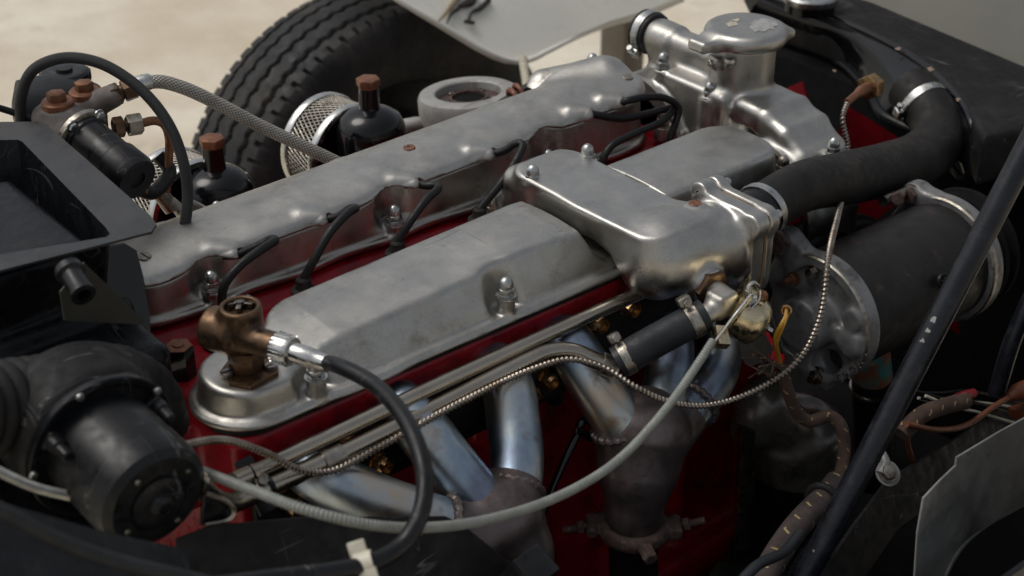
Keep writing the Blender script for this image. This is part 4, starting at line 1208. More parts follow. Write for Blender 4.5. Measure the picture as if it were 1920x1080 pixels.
put('spigot', mesh(*[xf(box((0.002, -0.0022, 0), (0.0115, 0.0022, 0.004), 0.0008), Matrix.Translation(Vector(tq)) @ Matrix.Rotation(2 * PI * i / 5 + 0.3, 4, 'Z')) for i in range(5)], lathe([(0.0045, 0), (0.0045, 0.005), (0, 0.0055)], 16, Matrix.Translation(Vector(tq)))), 'gunmetal', ad)

# ------------------------------------------------------------------ heater blower at the lower left
blo = thing('heater_blower', 'black heater blower with a round motor facing the camera at lower left', 'heater blower', (-0.1474, -0.2000, 0.0225))
BC = Vector((-0.1482, -0.2120, 0.0628))
BX = (Vector((-0.1437, -0.3000, 0.0546)) - BC).normalized()
BM = axis_matrix(BC, BX, (0, 0, 1))
put('motor', mesh(lathe([(0.0425, 0.0), (0.0432, 0.004), (0.0425, 0.012), (0.0425, 0.066), (0.0405, 0.073), (0.0350, 0.0775), (0.0225, 0.0785), (0.0218, 0.0770), (0.0206, 0.0770), (0.0200, 0.0800), (0.0150, 0.0815), (0.0090, 0.0815), (0.0080, 0.0855), (0.0050, 0.0875), (0.0042, 0.0850), (0, 0.0850)], 56, BM), sharp=28), 'black_satin', blo)
put('flange', mesh(lathe([(0.030, -0.002), (0.0570, -0.002), (0.0577, 0.0), (0.0577, 0.004), (0.0566, 0.005), (0.0525, 0.005), (0.050, 0.0035), (0.030, 0.0035)], 64, BM), sharp=30), 'black_paint', blo)
for k in range(3):
    a = 0.95 + k * 2 * PI / 3
    c, s = math.cos(a), math.sin(a)
    L = BM @ Matrix.Rotation(a, 4, 'Z')
    put('mounting_ear', mesh(xf(box((0.034, -0.007, 0.003), (0.053, 0.007, 0.010), 0.002), L), lathe([(0.0065, 0.009), (0.0065, 0.017), (0.0045, 0.018), (0.0040, 0.028), (0.003, 0.029), (0, 0.029)], 16, L @ Matrix.Translation((0.047, 0, 0)))), 'black_satin', blo)
for k in range(4):
    L = BM @ Matrix.Rotation(0.5 + k * PI / 2, 4, 'Z') @ Matrix.Translation((0.0285, 0, 0.0778))
    put('end_rivet', mesh(lathe([(0.0022, 0), (0.0018, 0.0012), (0, 0.0015)], 12, L)), 'zinc_worn', blo)
for k in range(5):
    L = BM @ Matrix.Rotation(0.25 + k * 2 * PI / 5, 4, 'Z') @ Matrix.Translation((0.0545, 0, 0.005))
    put('flange_screw', mesh(lathe([(0.0034, 0), (0.0028, 0.0018), (0, 0.0022)], 12, L)), 'zinc', blo)
DUC = [(-0.0724, -0.1600, 0.0196), (-0.0855, -0.1600, 0.0497), (-0.1095, -0.1600, 0.0699), (-0.1371, -0.1600, 0.0742), (-0.1598, -0.1600, 0.0774)]
def vol_fn(P):
    A_ = np.array(BM.inverted())
    Q = P @ A_[:3, :3].T + A_[:3, 3]
    d = scyl(Q, (0, 0, -0.060), (0, 0, -0.001), 0.0575, 0.014)
    d = smin(d, spath(P, DUC, [(0, 0.018), (0.3, 0.026), (0.6, 0.0310), (1, 0.0318)]), 0.016)
    return d
put('volute', cast(vol_fn, np.array(BC) - 0.12, np.array(BC) + 0.13, 0.003), 'black_matt', blo)
hs_ = thing('heater_duct', 'corrugated black heater duct entering from the left edge to the blower', 'duct', (-0.1804, -0.1600, 0.0898))
put('corrugated_hose', mesh(tube([(-0.1413, -0.1600, 0.0746), (-0.1658, -0.1600, 0.0787), (-0.1985, -0.1650, 0.0907), (-0.2451, -0.1750, 0.1107), (-0.3455, -0.2000, 0.1656)], 0.0345, 40, rib=(0.0120, 0.0030))), 'rubber_dusty', hs_)

# ------------------------------------------------------------------ heater box with its open scoop
hb = thing('heater_box', 'black heater box with an open flared air scoop at left', 'heater box', (-0.1102, -0.0500, 0.0552))
ZS = 0.145
def ring_sheet(outer, inner, th):
    V, F = [], []
    n = len(outer)
    for z in (0, -th):
        for p in outer:
            V.append((p[0], p[1], p[2] + z))
        for p in inner:
            V.append((p[0], p[1], p[2] + z))
    for i in range(n):
        k = (i + 1) % n
        F.append((i, k, n + k, n + i))
        F.append((2 * n + k, 2 * n + i, 3 * n + i, 3 * n + k))
        F.append((k, i, 2 * n + i, 2 * n + k))
        F.append((n + i, n + k, 3 * n + k, 3 * n + i))
    return (np.array(V), F, None)
OUT = [(-0.0120, 0.1675, 0.1450), (-0.0068, 0.1542, 0.1450), (-0.0129, -0.0514, 0.1380), (-0.0155, -0.0659, 0.1370), (-0.0238, -0.0732, 0.1360), (-0.1434, -0.0559, 0.1360), (-0.2061, -0.0467, 0.1360), (-0.1378, 0.2538, 0.1500)]
INN_ = [(-0.0349, 0.1555, 0.1380), (-0.0338, 0.1488, 0.1380), (-0.0449, -0.0319, 0.1310), (-0.0467, -0.0446, 0.1300), (-0.0512, -0.0479, 0.1300), (-0.1364, -0.0163, 0.1290), (-0.1906, -0.0022, 0.1290), (-0.1397, 0.2264, 0.1420)]
put('scoop_flange', mesh(ring_sheet(OUT, INN_, 0.0022), sharp=20), 'scoop_grey', hb)
LOW = [(p[0] - 0.010, p[1] * 0.9, 0.070) for p in INN_]
n_ = len(INN_)
V = [tuple(p) for p in INN_] + LOW
F = [(i, (i + 1) % n_, n_ + (i + 1) % n_, n_ + i) for i in range(n_)] + [tuple(range(2 * n_ - 1, n_ - 1, -1))]
put('scoop_throat', mesh((np.array(V), F, None), sharp=30), 'black_paint', hb)
for k in range(4):
    a = Vector((-0.1105, 0.1022, 0.1000)) * 1.0
    o = Vector((-0.075 - k * 0.042, 0.0, 0))
    put('throat_rib', mesh(box((-0.088 - k * 0.036, -0.030, 0.072), (-0.084 - k * 0.036, 0.120, 0.104 - k * 0.003), 0.001)), 'black_satin', hb)
def hbox_fn(P):
    d = sbox(P, (-0.215, -0.015, 0.030), (0.175, 0.105, 0.028), 0.010)
    d = smin(d, sbox(P, (-0.225, 0.040, 0.075), (0.165, 0.080, 0.050), 0.012), 0.01)
    d = smin(d, sbox(P, (-0.24, 0.01, -0.06), (0.16, 0.10, 0.10), 0.015), 0.01)
    d = smin(d, sbox(P, (-0.10, 0.030, 0.025), (0.064, 0.085, 0.045), 0.012), 0.01)
    return d
put('case', cast(hbox_fn, (-0.42, -0.14, -0.17), (-0.02, 0.14, 0.14), 0.004), 'black_paint', hb)
# curved side cheek next to the engine
ck = [(-0.0256, -0.0200, 0.1038), (-0.0172, -0.0200, 0.0932), (-0.0194, -0.0300, 0.0725), (-0.0243, -0.0450, 0.0499), (-0.0312, -0.0600, 0.0281), (-0.0344, -0.0660, 0.0207), (-0.0789, -0.0660, 0.0359), (-0.0740, -0.0550, 0.0637), (-0.0684, -0.0350, 0.0828), (-0.0660, -0.0250, 0.1126)]
put('side_cheek', mesh(sheet(ck, 0.006, 0.001)), 'black_gloss', hb)
put('corner_plate', mesh(sheet([(-0.0961, -0.1050, 0.1475), (-0.0540, -0.1050, 0.0786), (-0.0606, -0.1050, 0.0787), (-0.1189, -0.1050, 0.1051), (-0.1184, -0.1050, 0.1300)], 0.002)), 'olive_grey_plate', hb)
k0 = Vector((-0.1089, -0.1050, 0.1461))
k1 = Vector((-0.1116, -0.1300, 0.1398))
KM = axis_matrix(k0, k1 - k0)
put('drain_stub', mesh(lathe([(0.011, 0), (0.0112, 0.006), (0.0085, 0.008), (0.0085, 0.026), (0.0095, 0.027), (0.0095, 0.031), (0.0055, 0.0315), (0.005, 0.022), (0, 0.022)], 24, KM)), 'black_satin', hb)

# ------------------------------------------------------------------ brake valve with two brass plugs behind the scoop
bv = thing('brake_valve', 'grey cast hydraulic valve with two brown hexagon plugs and a black canister', 'valve', (0.0341, 0.1800, 0.1209))
pa, pb = Vector((0.0125, 0.1700, 0.1520)), Vector((0.0483, 0.1900, 0.1461))
def bv_fn(P):
    d = scyl(P, pa - Vector((0, 0, 0.045)), pa, 0.0155, 0.003)
    d = smin(d, scyl(P, pb - Vector((0, 0, 0.045)), pb, 0.0150, 0.003), 0.010)
    d = smin(d, scap(P, pb - Vector((0, 0, 0.012)), (0.0647, 0.1650, 0.1500), 0.0135, 0.011), 0.008)
    d = smin(d, scap(P, pa - Vector((0, 0, 0.03)), (0.0196, 0.1550, 0.1221), 0.020, 0.026), 0.016)
    d = smin(d, scap(P, pa - Vector((0, 0, 0.02)), (0.0003, 0.1800, 0.1414), 0.016, 0.010), 0.01)
    return d
put('valve_casting', cast(bv_fn, np.minimum(pa, pb) - 0.09, np.maximum(pa, pb) + 0.08, 0.0026), 'rough_casting', bv)
for p in (pa, pb):
    M = Matrix.Translation(p)
    put('hex_plug', mesh(lathe([(0.0148, -0.001), (0.0148, 0.005), (0.0135, 0.0065), (0.009, 0.0068)], 28, M), prism(ngon(0.0088, 6, 0.5), 0.0062, 0.0145, 0.001, 2, M)), 'copper_oxide', bv)
c0_, c1_ = Vector((0.0217, 0.1520, 0.1279)), Vector((0.0369, 0.0750, 0.1057))
CN = axis_matrix(c0_, c1_ - c0_, (0, 0, 1))
CL = (c1_ - c0_).length
put('canister', mesh(lathe([(0.0235, 0.004), (0.0235, 0.012), (0.0215, 0.014), (0.0205, CL * 0.62), (0.0225, CL * 0.65), (0.0225, CL * 0.92), (0.0200, CL), (0.0085, CL), (0.0080, CL - 0.002), (0, CL - 0.002)], 40, CN), sharp=30), 'black_satin', bv)
put('clamp_ring', mesh(lathe([(0.0265, 0.0), (0.0275, 0.001), (0.0275, 0.006), (0.0240, 0.0075)], 40, CN)), 'zinc_worn', bv)
for k in range(3):
    L = CN @ Matrix.Rotation(-0.6 + k * 1.25, 4, 'Z') @ Matrix.Translation((0.0255, 0, 0.007))
    put('ring_bolt', mesh(*[xf(s, L) for s in hexbolt(0.0046, 0.005)]), 'zinc', bv)
fa, fb = Vector((0.0626, 0.1650, 0.1505)), Vector((0.0814, 0.1600, 0.1546))
FF = axis_matrix(fa, fb - fa)
put('union', mesh(prism(ngon(0.0105, 6), 0, 0.009, 0.001, 1, FF), lathe([(0.007, 0.009), (0.007, 0.012)], 16, FF), prism(ngon(0.0110, 6, 0.3), 0.0115, 0.024, 0.001, 1, FF)), 'brass_brown', bv)
fa, fb = Vector((0.0536, 0.1500, 0.1258)), Vector((0.0782, 0.1450, 0.1248))
FG = axis_matrix(fa, fb - fa)
put('union', mesh(prism(ngon(0.0100, 6), 0, 0.010, 0.001, 1, FG), lathe([(0.0055, 0.010), (0.0055, 0.014)], 16, FG)), 'brass_brown', bv)
put('pipe_nut', mesh(prism(ngon(0.0105, 6, 0.2), 0.013, 0.027, 0.001, 1, FG)), 'zinc_worn', bv)
cp = thing('brake_pipe', 'thin copper pipe bending down from the hydraulic valve', 'pipe', (0.1013, 0.1400, 0.0820))
put('pipe', mesh(tube([FG @ Vector((0, 0, 0.026)), (0.0927, 0.1430, 0.1246), (0.1014, 0.1420, 0.1181), (0.1042, 0.1410, 0.1043), (0.1003, 0.1400, 0.0823), (0.0929, 0.1380, 0.0512)], 0.0042, 12, 0.004)), 'copper_oxide', cp)
rv = thing('fluid_reservoir', 'round reservoir with a black knurled cap behind the hydraulic valve', 'reservoir', (0.0420, 0.2500, 0.0997))
RM = Matrix.Translation(Vector((0.0542, 0.2450, 0.1418)))
put('body', mesh(lathe([(0.030, -0.09), (0.034, -0.04), (0.032, -0.012), (0.020, -0.003), (0.0195, 0.0)], 40, RM), xf(lathe([(0.032, -0.03), (0.034, 0.0), (0.030, 0.028), (0.012, 0.034), (0, 0.034)], 32), axis_matrix((0.0304, 0.2350, 0.1222), (-0.9, 0.2, 0.1)))), 'rubber_blue_black', rv)
put('cap', mesh(lathe([(0.0225, 0.0), (0.0235, 0.002), (0.0235, 0.009), (0.0215, 0.011), (0.0195, 0.0115), (0.008, 0.011), (0.0075, 0.014), (0, 0.0145)], 40, RM), *[xf(box((0.0232, -0.0008, 0.001), (0.0243, 0.0008, 0.009), 0), RM @ Matrix.Rotation(2 * PI * i / 30, 4, 'Z')) for i in range(30)]), 'black_satin', rv)

# hoses of the upper left
bh = thing('braided_hose', 'pale steel braided hose running from the hydraulic valve behind the far cover', 'hose', (0.1758, 0.1300, 0.1088))
put('hose_body', mesh(tube([(0.0918, 0.1580, 0.1578), (0.1098, 0.1570, 0.1549), (0.1317, 0.1530, 0.1438), (0.1633, 0.1470, 0.1205), (0.1982, 0.1400, 0.0920), (0.2396, 0.1310, 0.0609), (0.2831, 0.1220, 0.0282), (0.3416, 0.1120, -0.0138)], 0.0066, 20, 0.004)), 'steel_braid', bh)
put('end_ferrule', mesh(tube([(0.0814, 0.1600, 0.1546), (0.0896, 0.1580, 0.1579), (0.0992, 0.1575, 0.1576)], 0.0078, 20, 0.004)), 'zinc', bh)
ah = thing('vacuum_hose', 'black cloth covered hose arching high over the hydraulic valve', 'hose', (0.0633, 0.0500, 0.0514))
put('hose_body', mesh(tube([(-0.0153, 0.2000, 0.1009), (-0.0152, 0.1950, 0.1326), (-0.0123, 0.1900, 0.1627), (-0.0012, 0.1800, 0.1880), (0.0209, 0.1650, 0.1988), (0.0444, 0.1450, 0.1954), (0.0637, 0.1250, 0.1802), (0.0770, 0.1050, 0.1587), (0.0835, 0.0880, 0.1336), (0.0836, 0.0740, 0.1038), (0.0793, 0.0660, 0.0782), (0.0695, 0.0580, 0.0571), (0.0603, 0.0520, 0.0405)], 0.0052, 16, 0.004)), 'black_braid', ah)
th_ = thing('thin_cable', 'thin black cable crossing the left edge behind the reservoir', 'cable', (-0.0304, 0.2000, 0.1512))
put('cable', mesh(tube([(-0.0542, 0.2100, 0.1634), (-0.0284, 0.2050, 0.1500), (-0.0173, 0.2000, 0.1438), (-0.0063, 0.1900, 0.1372)], 0.0033, 10, 0.005)), 'rubber', th_)
gc = thing('edge_cable', 'dark grey cable running along the black ledge at lower left', 'cable', (-0.2428, -0.4000, 0.1384))
put('cable', mesh(tube([(-0.3028, -0.4000, 0.2074), (-0.2840, -0.4050, 0.1908), (-0.2601, -0.4100, 0.1619), (-0.2338, -0.4150, 0.1362), (-0.1956, -0.4200, 0.1054), (-0.1471, -0.4250, 0.0665)], 0.0048, 14, 0.006)), 'rubber_blue_black', gc)
g2 = thing('armoured_capillary', 'short end of armoured gauge tube going behind the blower at far left', 'cable', (-0.2241, -0.2500, 0.0900))
put('armour', mesh(tube([(-0.2511, -0.2500, 0.1228), (-0.2333, -0.2500, 0.1012), (-0.2145, -0.2500, 0.0799), (-0.1871, -0.2400, 0.0519)], 0.0030, 10, helix=(0.0031, 0.0007))), 'armour_grey', g2)

# ------------------------------------------------------------------ black tray and ledge along the near side
tr = thing('side_tray', 'flat black sheet metal tray in front of the rear exhaust header', 'tray', (0.0044, -0.2476, -0.1000))
put('tray_panel', mesh(sheet([(-0.1102, -0.2950, 0.0204), (-0.0415, -0.3000, -0.0037), (0.0724, -0.3180, -0.0501), (0.0858, -0.3350, -0.0566), (0.1200, -0.3700, -0.0976), (0.1372, -0.3800, -0.1242), (0.1123, -0.3900, -0.1835), (-0.1629, -0.3400, -0.0495), (-0.1375, -0.2950, 0.0227)], 0.0025, 0.0008)), 'black_matt', tr)
q = (-0.0339, -0.3300, -0.0148)
put('tray_hole', mesh(lathe([(0.0042, 0), (0.0042, 0.0004), (0, 0.0004)], 16, axis_matrix((-0.0241, -0.3135, -0.0313), (-0.1, -0.93, 0.35)))), 'shade_and_part_black', tr)
put('tray_hole', mesh(lathe([(0.0030, 0), (0.0030, 0.0004), (0, 0.0004)], 16, axis_matrix((-0.1046, -0.3005, 0.0097), (-0.1, -0.93, 0.35)))), 'shade_and_part_black', tr)
tb = thing('terminal_box', 'small black box at the right end of the tray', 'box', (0.1156, -0.3850, -0.0890))
bq = Vector((0.1102, -0.3900, -0.0777))
TM = axis_matrix(bq, (0.15, -0.45, 0.85), (1, 0.15, 0))
put('box', mesh(xf(box((-0.014, -0.014, -0.03), (0.017, 0.013, 0.006), 0.0015), TM)), 'black_satin', tb)
put('tongue', mesh(xf(box((-0.024, -0.012, -0.006), (-0.0142, -0.004, 0.000), 0.001), TM), xf(box((-0.026, 0.000, -0.010), (-0.0142, 0.006, -0.004), 0.001), TM)), 'black_satin', tb)
lg = thing('inner_ledge', 'black bodywork ledge under the blower along the lower left edge', 'body panel', (-0.2609, -0.4000, 0.1283))
put('ledge_panel', mesh(sheet([(-0.3046, -0.3300, 0.1657), (-0.2570, -0.3300, 0.1233), (-0.2145, -0.3300, 0.0796), (-0.1550, -0.3300, 0.0360), (-0.1561, -0.4000, 0.0610), (-0.1749, -0.4200, -0.0046), (-0.3907, -0.4400, 0.1504), (-0.3527, -0.3800, 0.2308)], 0.003)), 'black_paint', lg)
dr = thing('drain_bracket', 'small dark grey bracket beside the blower motor over the tray', 'bracket', (-0.0955, -0.2800, 0.0156))
put('plate', mesh(sheet([(-0.1063, -0.2850, 0.0530), (-0.0923, -0.2850, 0.0317), (-0.0861, -0.2850, 0.0149), (-0.0968, -0.2850, 0.0105), (-0.1137, -0.2850, 0.0159)], 0.004, 0.001)), 'black_satin', dr)
put('loop', mesh(tube([(-0.1087, -0.2900, 0.0454), (-0.0941, -0.2920, 0.0321), (-0.0894, -0.2930, 0.0205), (-0.0951, -0.2930, 0.0162), (-0.1119, -0.2900, 0.0181)], 0.0020, 8, 0.003)), 'gunmetal', dr)
# added black sheet that stands in for the shade below the engine
put('added_dark_panel', mesh(box((-0.45, -0.75, -0.535), (1.12, 0.40, -0.528), 0)), 'shade_and_part_black', kind='structure')
put('added_dark_panel', mesh(box((-0.45, -0.604, -0.70), (0.50, -0.598, -0.13), 0.001), box((0.497, -0.6035, -0.70), (0.98, -0.5985, -0.02), 0.001)), 'black_paint', kind='structure').name = 'dark_reflection_panel'  # added out-of-view black panels, reflected to darken the near cover wall

# ------------------------------------------------------------------ carburettors behind the far cover
def carb(label, cx, cy, ztop, full=True):
    t = thing('carburettor', label, 'carburettor', (cx, cy, ztop - 0.16), 'carburettors')
    M = Matrix.Translation((cx, cy, ztop))
    put('dashpot', mesh(lathe([(0.0405, -0.085), (0.0405, -0.032), (0.0390, -0.020), (0.0335, -0.009), (0.0215, -0.002), (0.0125, 0.0005), (0.0118, 0.004), (0.0112, 0.026)], 48, M), sharp=50), 'black_gloss', t)
    put('damper_cap', mesh(prism(ngon(0.0138, 6, 0.25), 0.0275, 0.0365, 0.0012, 2, M), lathe([(0.0112, 0.024), (0.0112, 0.028)], 24, M)), 'copper_oxide', t)
    put('body', mesh(box((cx - 0.045, cy - 0.075, ztop - 0.15), (cx + 0.045, cy + 0.04, ztop - 0.083), 0.012, 3)), 'black_gloss', t)
    return t
def drum(label, c, axis, r, w):
    """mesh-sided air filter: two bright rims, a lattice band, dark inside"""
    t = thing('air_filter', label, 'air filter', c, 'air filters')
    M = axis_matrix(c, axis, (0, 0, 1))
    for s in (-1, 1):
        put('rim', mesh(lathe([(r - 0.003, s * w / 2 - 0.006), (r + 0.003, s * w / 2 - 0.006), (r + 0.0035, s * w / 2), (r + 0.002, s * w / 2 + 0.003), (r - 0.004, s * w / 2 + 0.003), (r - 0.003, s * w / 2 - 0.006)], 64, M)), 'steel_bright', t)
    put('end_disc', mesh(lathe([(0.012, w / 2 + 0.001), (r - 0.003, w / 2 + 0.001), (r - 0.003, w / 2 - 0.001), (0, w / 2 - 0.001)], 48, M)), 'black_gloss', t)
    put('core', mesh(lathe([(r * 0.93, -w / 2), (r * 0.93, w / 2)], 48, M)), 'shade_and_part_black', t)
    lat = []
    n = 64
    for sg in (-1, 1):
        for k in range(n):
            pts = []
            for i in range(5):
                f_ = i / 4
                a = 2 * PI * k / n + sg * f_ * 0.42
                pts.append(M @ Vector((r * math.cos(a), r * math.sin(a), -w / 2 + 0.003 + f_ * (w - 0.006))))
            lat.append(tube(pts, 0.0008, 4, 1, caps=False, smooth=False))
    put('mesh_band', mesh(*lat), 'zinc_worn', t)
    return t
CB1, CB2 = (0.2022, 0.2450, 0.0021), (0.3969, 0.2350, 0.0207)
carb('black gloss carburettor dashpot at left, partly behind the arched hose', CB1[0], CB1[1], CB1[2])
carb('black gloss carburettor dashpot in the middle, in front of the tyre', CB2[0], CB2[1], CB2[2])
drum('bright rimmed mesh air filter beside the middle carburettor', (0.3835, 0.2850, -0.0444), (0.12, -1, 0.02), 0.058, 0.048)
drum('bright rimmed mesh air filter beside the left carburettor, mostly hidden', (0.1812, 0.2850, -0.0531), (0.12, -1, 0.02), 0.058, 0.048)
bo = thing('carburettor', 'open grey metal bowl with a dark round centre in front of the tyre', 'carburettor', (0.57, 0.27, -0.12), 'carburettors')
BW = Matrix.Translation(Vector((0.5414, 0.2397, 0.0000))) @ Matrix.Rotation(R(-6), 4, 'X')
put('bowl', mesh(lathe([(0.026, -0.090), (0.036, -0.066), (0.050, -0.048), (0.0585, -0.034), (0.0610, -0.022), (0.0610, -0.006), (0.0590, -0.001), (0.0560, 0.0006), (0.0410, 0.0006), (0.0395, -0.001), (0.0390, -0.011), (0.028, -0.011)], 64, BW), sharp=30), 'pale_grey_casting', bo)
put('inner_plate', mesh(lathe([(0.0388, -0.0125), (0.0388, -0.0095), (0.0240, -0.0095), (0.0230, -0.0060), (0.0205, -0.0055), (0.0200, -0.03)], 48, BW), sharp=30), 'rust', bo)
put('centre_bore', mesh(lathe([(0.0198, -0.030), (0.0198, -0.0085), (0, -0.0085)], 32, BW)), 'shade_and_part_black', bo)  # closed by a flat black disc, the shade of the hole put into colour
for k in range(5):
    put('bowl_screw', ME['slot_small'], 'gunmetal', bo, BW @ Matrix.Rotation(0.4 + 2 * PI * k / 5, 4, 'Z') @ Matrix.Translation((0.0315, 0, -0.0098)))
put('outlet_neck', mesh(tube([(0.5165, 0.2750, -0.0487), (0.5000, 0.2850, -0.0454), (0.4789, 0.3000, -0.0502)], 0.009, 20, 0.01)), 'pale_grey_casting', bo)
lk = thing('throttle_linkage', 'thin throttle rod with bright ball joints beside the left carburettor', 'linkage', (0.1538, 0.1600, -0.0043))
put('rod', mesh(tube([(0.1275, 0.1650, 0.0223), (0.1402, 0.1600, 0.0105), (0.1531, 0.1550, -0.0015)], 0.0022, 8, 0.01)), 'zinc', lk)
for p, s in (((0.1533, 0.1550, 0.0003), 1.0), ((0.1286, 0.1500, 0.0010), 0.9)):
    put('ball_joint', mesh(*[xf(k, Matrix.Translation(Vector(p)) @ Matrix.Scale(s, 4)) for k in dome_nut(0.0056, 0.006)]), 'zinc', lk)
put('lever', mesh(tube([(0.1053, 0.1600, 0.0280), (0.1130, 0.1550, 0.0173), (0.1058, 0.1300, 0.0033)], 0.0062, 12, 0.005)), 'zinc_worn', lk)
put('clevis', mesh(tube([(0.0987, 0.1650, 0.0375), (0.1066, 0.1600, 0.0192)], 0.0080, 14, 0.01)), 'gunmetal', lk)
el = thing('vacuum_elbow', 'small black rubber elbow with a brass ring beside the black canister', 'hose', (0.0702, 0.1200, 0.0683))
put('elbow', mesh(tube([(0.0534, 0.1100, 0.0771), (0.0674, 0.1150, 0.0673), (0.0840, 0.1250, 0.0676), (0.1001, 0.1400, 0.0721), (0.0946, 0.1500, 0.0849)], 0.0068, 14, 0.004)), 'rubber', el)
put('ring', mesh(torus(0.0062, 0.0018, axis_matrix((0.0533, 0.1095, 0.0779), (-0.6, -0.6, 0)), 20, 8)), 'brass', el)

# ------------------------------------------------------------------ front wheel with a ribbed crossply tyre
WC = Vector((0.735, 0.74, -0.390))
WR, WW = 0.330, 0.175
wh = thing('front_wheel', 'black front wheel with a ribbed zigzag tread tyre behind the engine', 'wheel', (WC.x, WC.y, WC.z - WR))
WMX = Matrix.Translation(WC) @ Matrix.Rotation(R(4), 4, 'Z') @ Matrix.Rotation(R(-90), 4, 'X')
def tyre():
    nt, prof = 900, []
    side = [(0.200, -0.062), (0.225, -0.080), (0.255, -0.0885), (0.285, -0.086), (0.303, -0.080)]
    tw = 0.074
    cols = np.linspace(-tw, tw, 60)
    th = np.linspace(0, 2 * PI, nt, endpoint=False)
    zig = 0.0020 * np.sin(th * 80)
    grid = []
    for r, w in side:
        rr = np.full(nt, r)
        if abs(w) > 0.078 and r > 0.27:
            rr = rr.copy()
        grid.append((rr, np.full(nt, w)))
    for w in cols:
        base = WR - 0.014 * (w / tw) ** 2
        dep = np.zeros(nt)
        for gc_ in (-0.048, -0.0165, 0.0165, 0.048):
            dep = np.maximum(dep, 0.0095 * np.clip(1.6 - np.abs(w - gc_ - zig) / 0.0024, 0, 1))
        if abs(w) > tw - 0.011:
            dep = np.maximum(dep, 0.0075 * ((th * 80 / (2 * PI)) % 1 < 0.20))
        grid.append((base - dep, np.full(nt, w)))
    for r, w in side[::-1]:
        grid.append((np.full(nt, r), np.full(nt, -w)))
    V = np.concatenate([np.stack([r * np.cos(th), r * np.sin(th), w], 1) for r, w in grid])
    F = []
    j = np.arange(nt)
    k = (j + 1) % nt
    for i in range(len(grid) - 1):
        F.extend(np.stack([i * nt + j, i * nt + k, (i + 1) * nt + k, (i + 1) * nt + j], 1).tolist())
    return (V, F, None)
put('tyre', mesh(xf(tyre(), WMX), sharp=50), 'tyre_rubber', wh)
put('rim', mesh(lathe([(0.05, -0.03), (0.16, -0.04), (0.19, -0.055), (0.204, -0.066), (0.204, 0.066), (0.19, 0.055), (0.16, 0.02), (0.05, 0.02)], 64, WMX)), 'black_satin', wh)
put('brake_drum', mesh(lathe([(0.03, -0.09), (0.12, -0.085), (0.13, -0.07), (0.13, -0.03)], 48, WMX)), 'shade_and_part_black', wh)

# ------------------------------------------------------------------ bodywork beyond the engine
def curved_panel(px, y0, bulge, th):
    return px
cp_ = thing('open_bonnet', 'cream painted open bonnet behind the engine with a rounded scuffed tip', 'bonnet', (0.95, 0.56, -0.1))
OUTL = [(0.6413, 0.7567, 0.0784), (0.7003, 0.6762, -0.0036), (0.7263, 0.6426, -0.0386), (0.7742, 0.6118, -0.0768), (0.8231, 0.5803, -0.1167), (0.8483, 0.5677, -0.1343), (0.8663, 0.5621, -0.1439), (0.8884, 0.5600, -0.1515), (0.9155, 0.5635, -0.1553), (0.9593, 0.5747, -0.1560), (1.0296, 0.5922, -0.1568), (1.1134, 0.6090, -0.1607), (1.2166, 0.6230, -0.1709), (1.3160, 0.6412, -0.1747), (1.5667, 0.7322, -0.1259), (1.8215, 0.9352, 0.0789), (0.9289, 0.9702, 0.2333), (0.6270, 0.8372, 0.1514)]
put('side_panel', mesh(sheet(OUTL, 0.006, 0.0025)), 'cream_paint', cp_)
put('rolled_edge', mesh(tube(OUTL[1:14], 0.0042, 10, 0.01)), 'cream_paint', cp_)
def smear(pts, r, mat):
    put('scuff', mesh(tube(pts, r, 6, 0.004, flat=(1, 1))), mat, cp_)
yp = .5565
smear([(0.7739, 0.6087, -0.0742), (0.7993, 0.6213, -0.0690), (0.8303, 0.6381, -0.0611), (0.8512, 0.6493, -0.0557)], [(0, 0.001), (0.5, 0.004), (1, 0.006)], 'tan_scuff')
smear([(0.8285, 0.6283, -0.0696), (0.8562, 0.6353, -0.0696), (0.8710, 0.6437, -0.0653)], [(0, 0.003), (0.5, 0.007), (1, 0.005)], 'dark_scuff')
smear([(0.8278, 0.6073, -0.0883), (0.8439, 0.6199, -0.0808), (0.8646, 0.6255, -0.0805), (0.8910, 0.6367, -0.0763)], [(0, 0.0035), (0.3, 0.002), (0.6, 0.004), (1, 0.0045)], 'dark_scuff')
smear([(0.7872, 0.6059, -0.0799), (0.8049, 0.6185, -0.0729), (0.8243, 0.6255, -0.0711)], [(0, 0.001), (0.5, 0.0025), (1, 0.003)], 'dark_scuff')
smear([(0.8229, 0.6087, -0.0859), (0.8373, 0.6066, -0.0912)], 0.003, 'dark_scuff')
st = thing('support_rod', 'thin cream rod hanging below the tip of the cream panel', 'rod', (0.8066, 0.4500, -0.1317))
put('rod', mesh(tube([(0.8434, 0.5000, -0.1162), (0.8233, 0.4700, -0.1262), (0.8032, 0.4400, -0.1372)], 0.0065, 14, 0.01)), 'cream_scuff', st)
po = thing('post', 'brown grey upright post between the cream panel and the thermostat housing', 'post', ((1.4439, 0.9000, -0.3832)[0], 0.9, -0.72))
q = (1.4415, 0.9000, -0.3391)
put('post_body', mesh(box((q[0] - 0.028, 0.88, -0.72), (q[0] + 0.028, 0.95, q[2] + 0.25), 0.006)), 'tan_post', po)
put('foot_plate', mesh(box((q[0] - 0.06, 0.85, -0.72), (q[0] + 0.06, 0.98, -0.712), 0.002)), 'tan_post', po)
put('front_panel', mesh(sheet([(1.5500, 0.8723, 0.1255), (1.5500, 0.6109, -0.1607), (1.5500, 0.5017, -0.2479), (1.5500, 0.3388, -0.2566), (1.5500, -0.0577, -0.2523), (1.5500, -0.3205, -0.0348), (1.5500, -0.0796, 0.3338)], 0.01, 0.003)), 'grey_panel_paint', cp_)

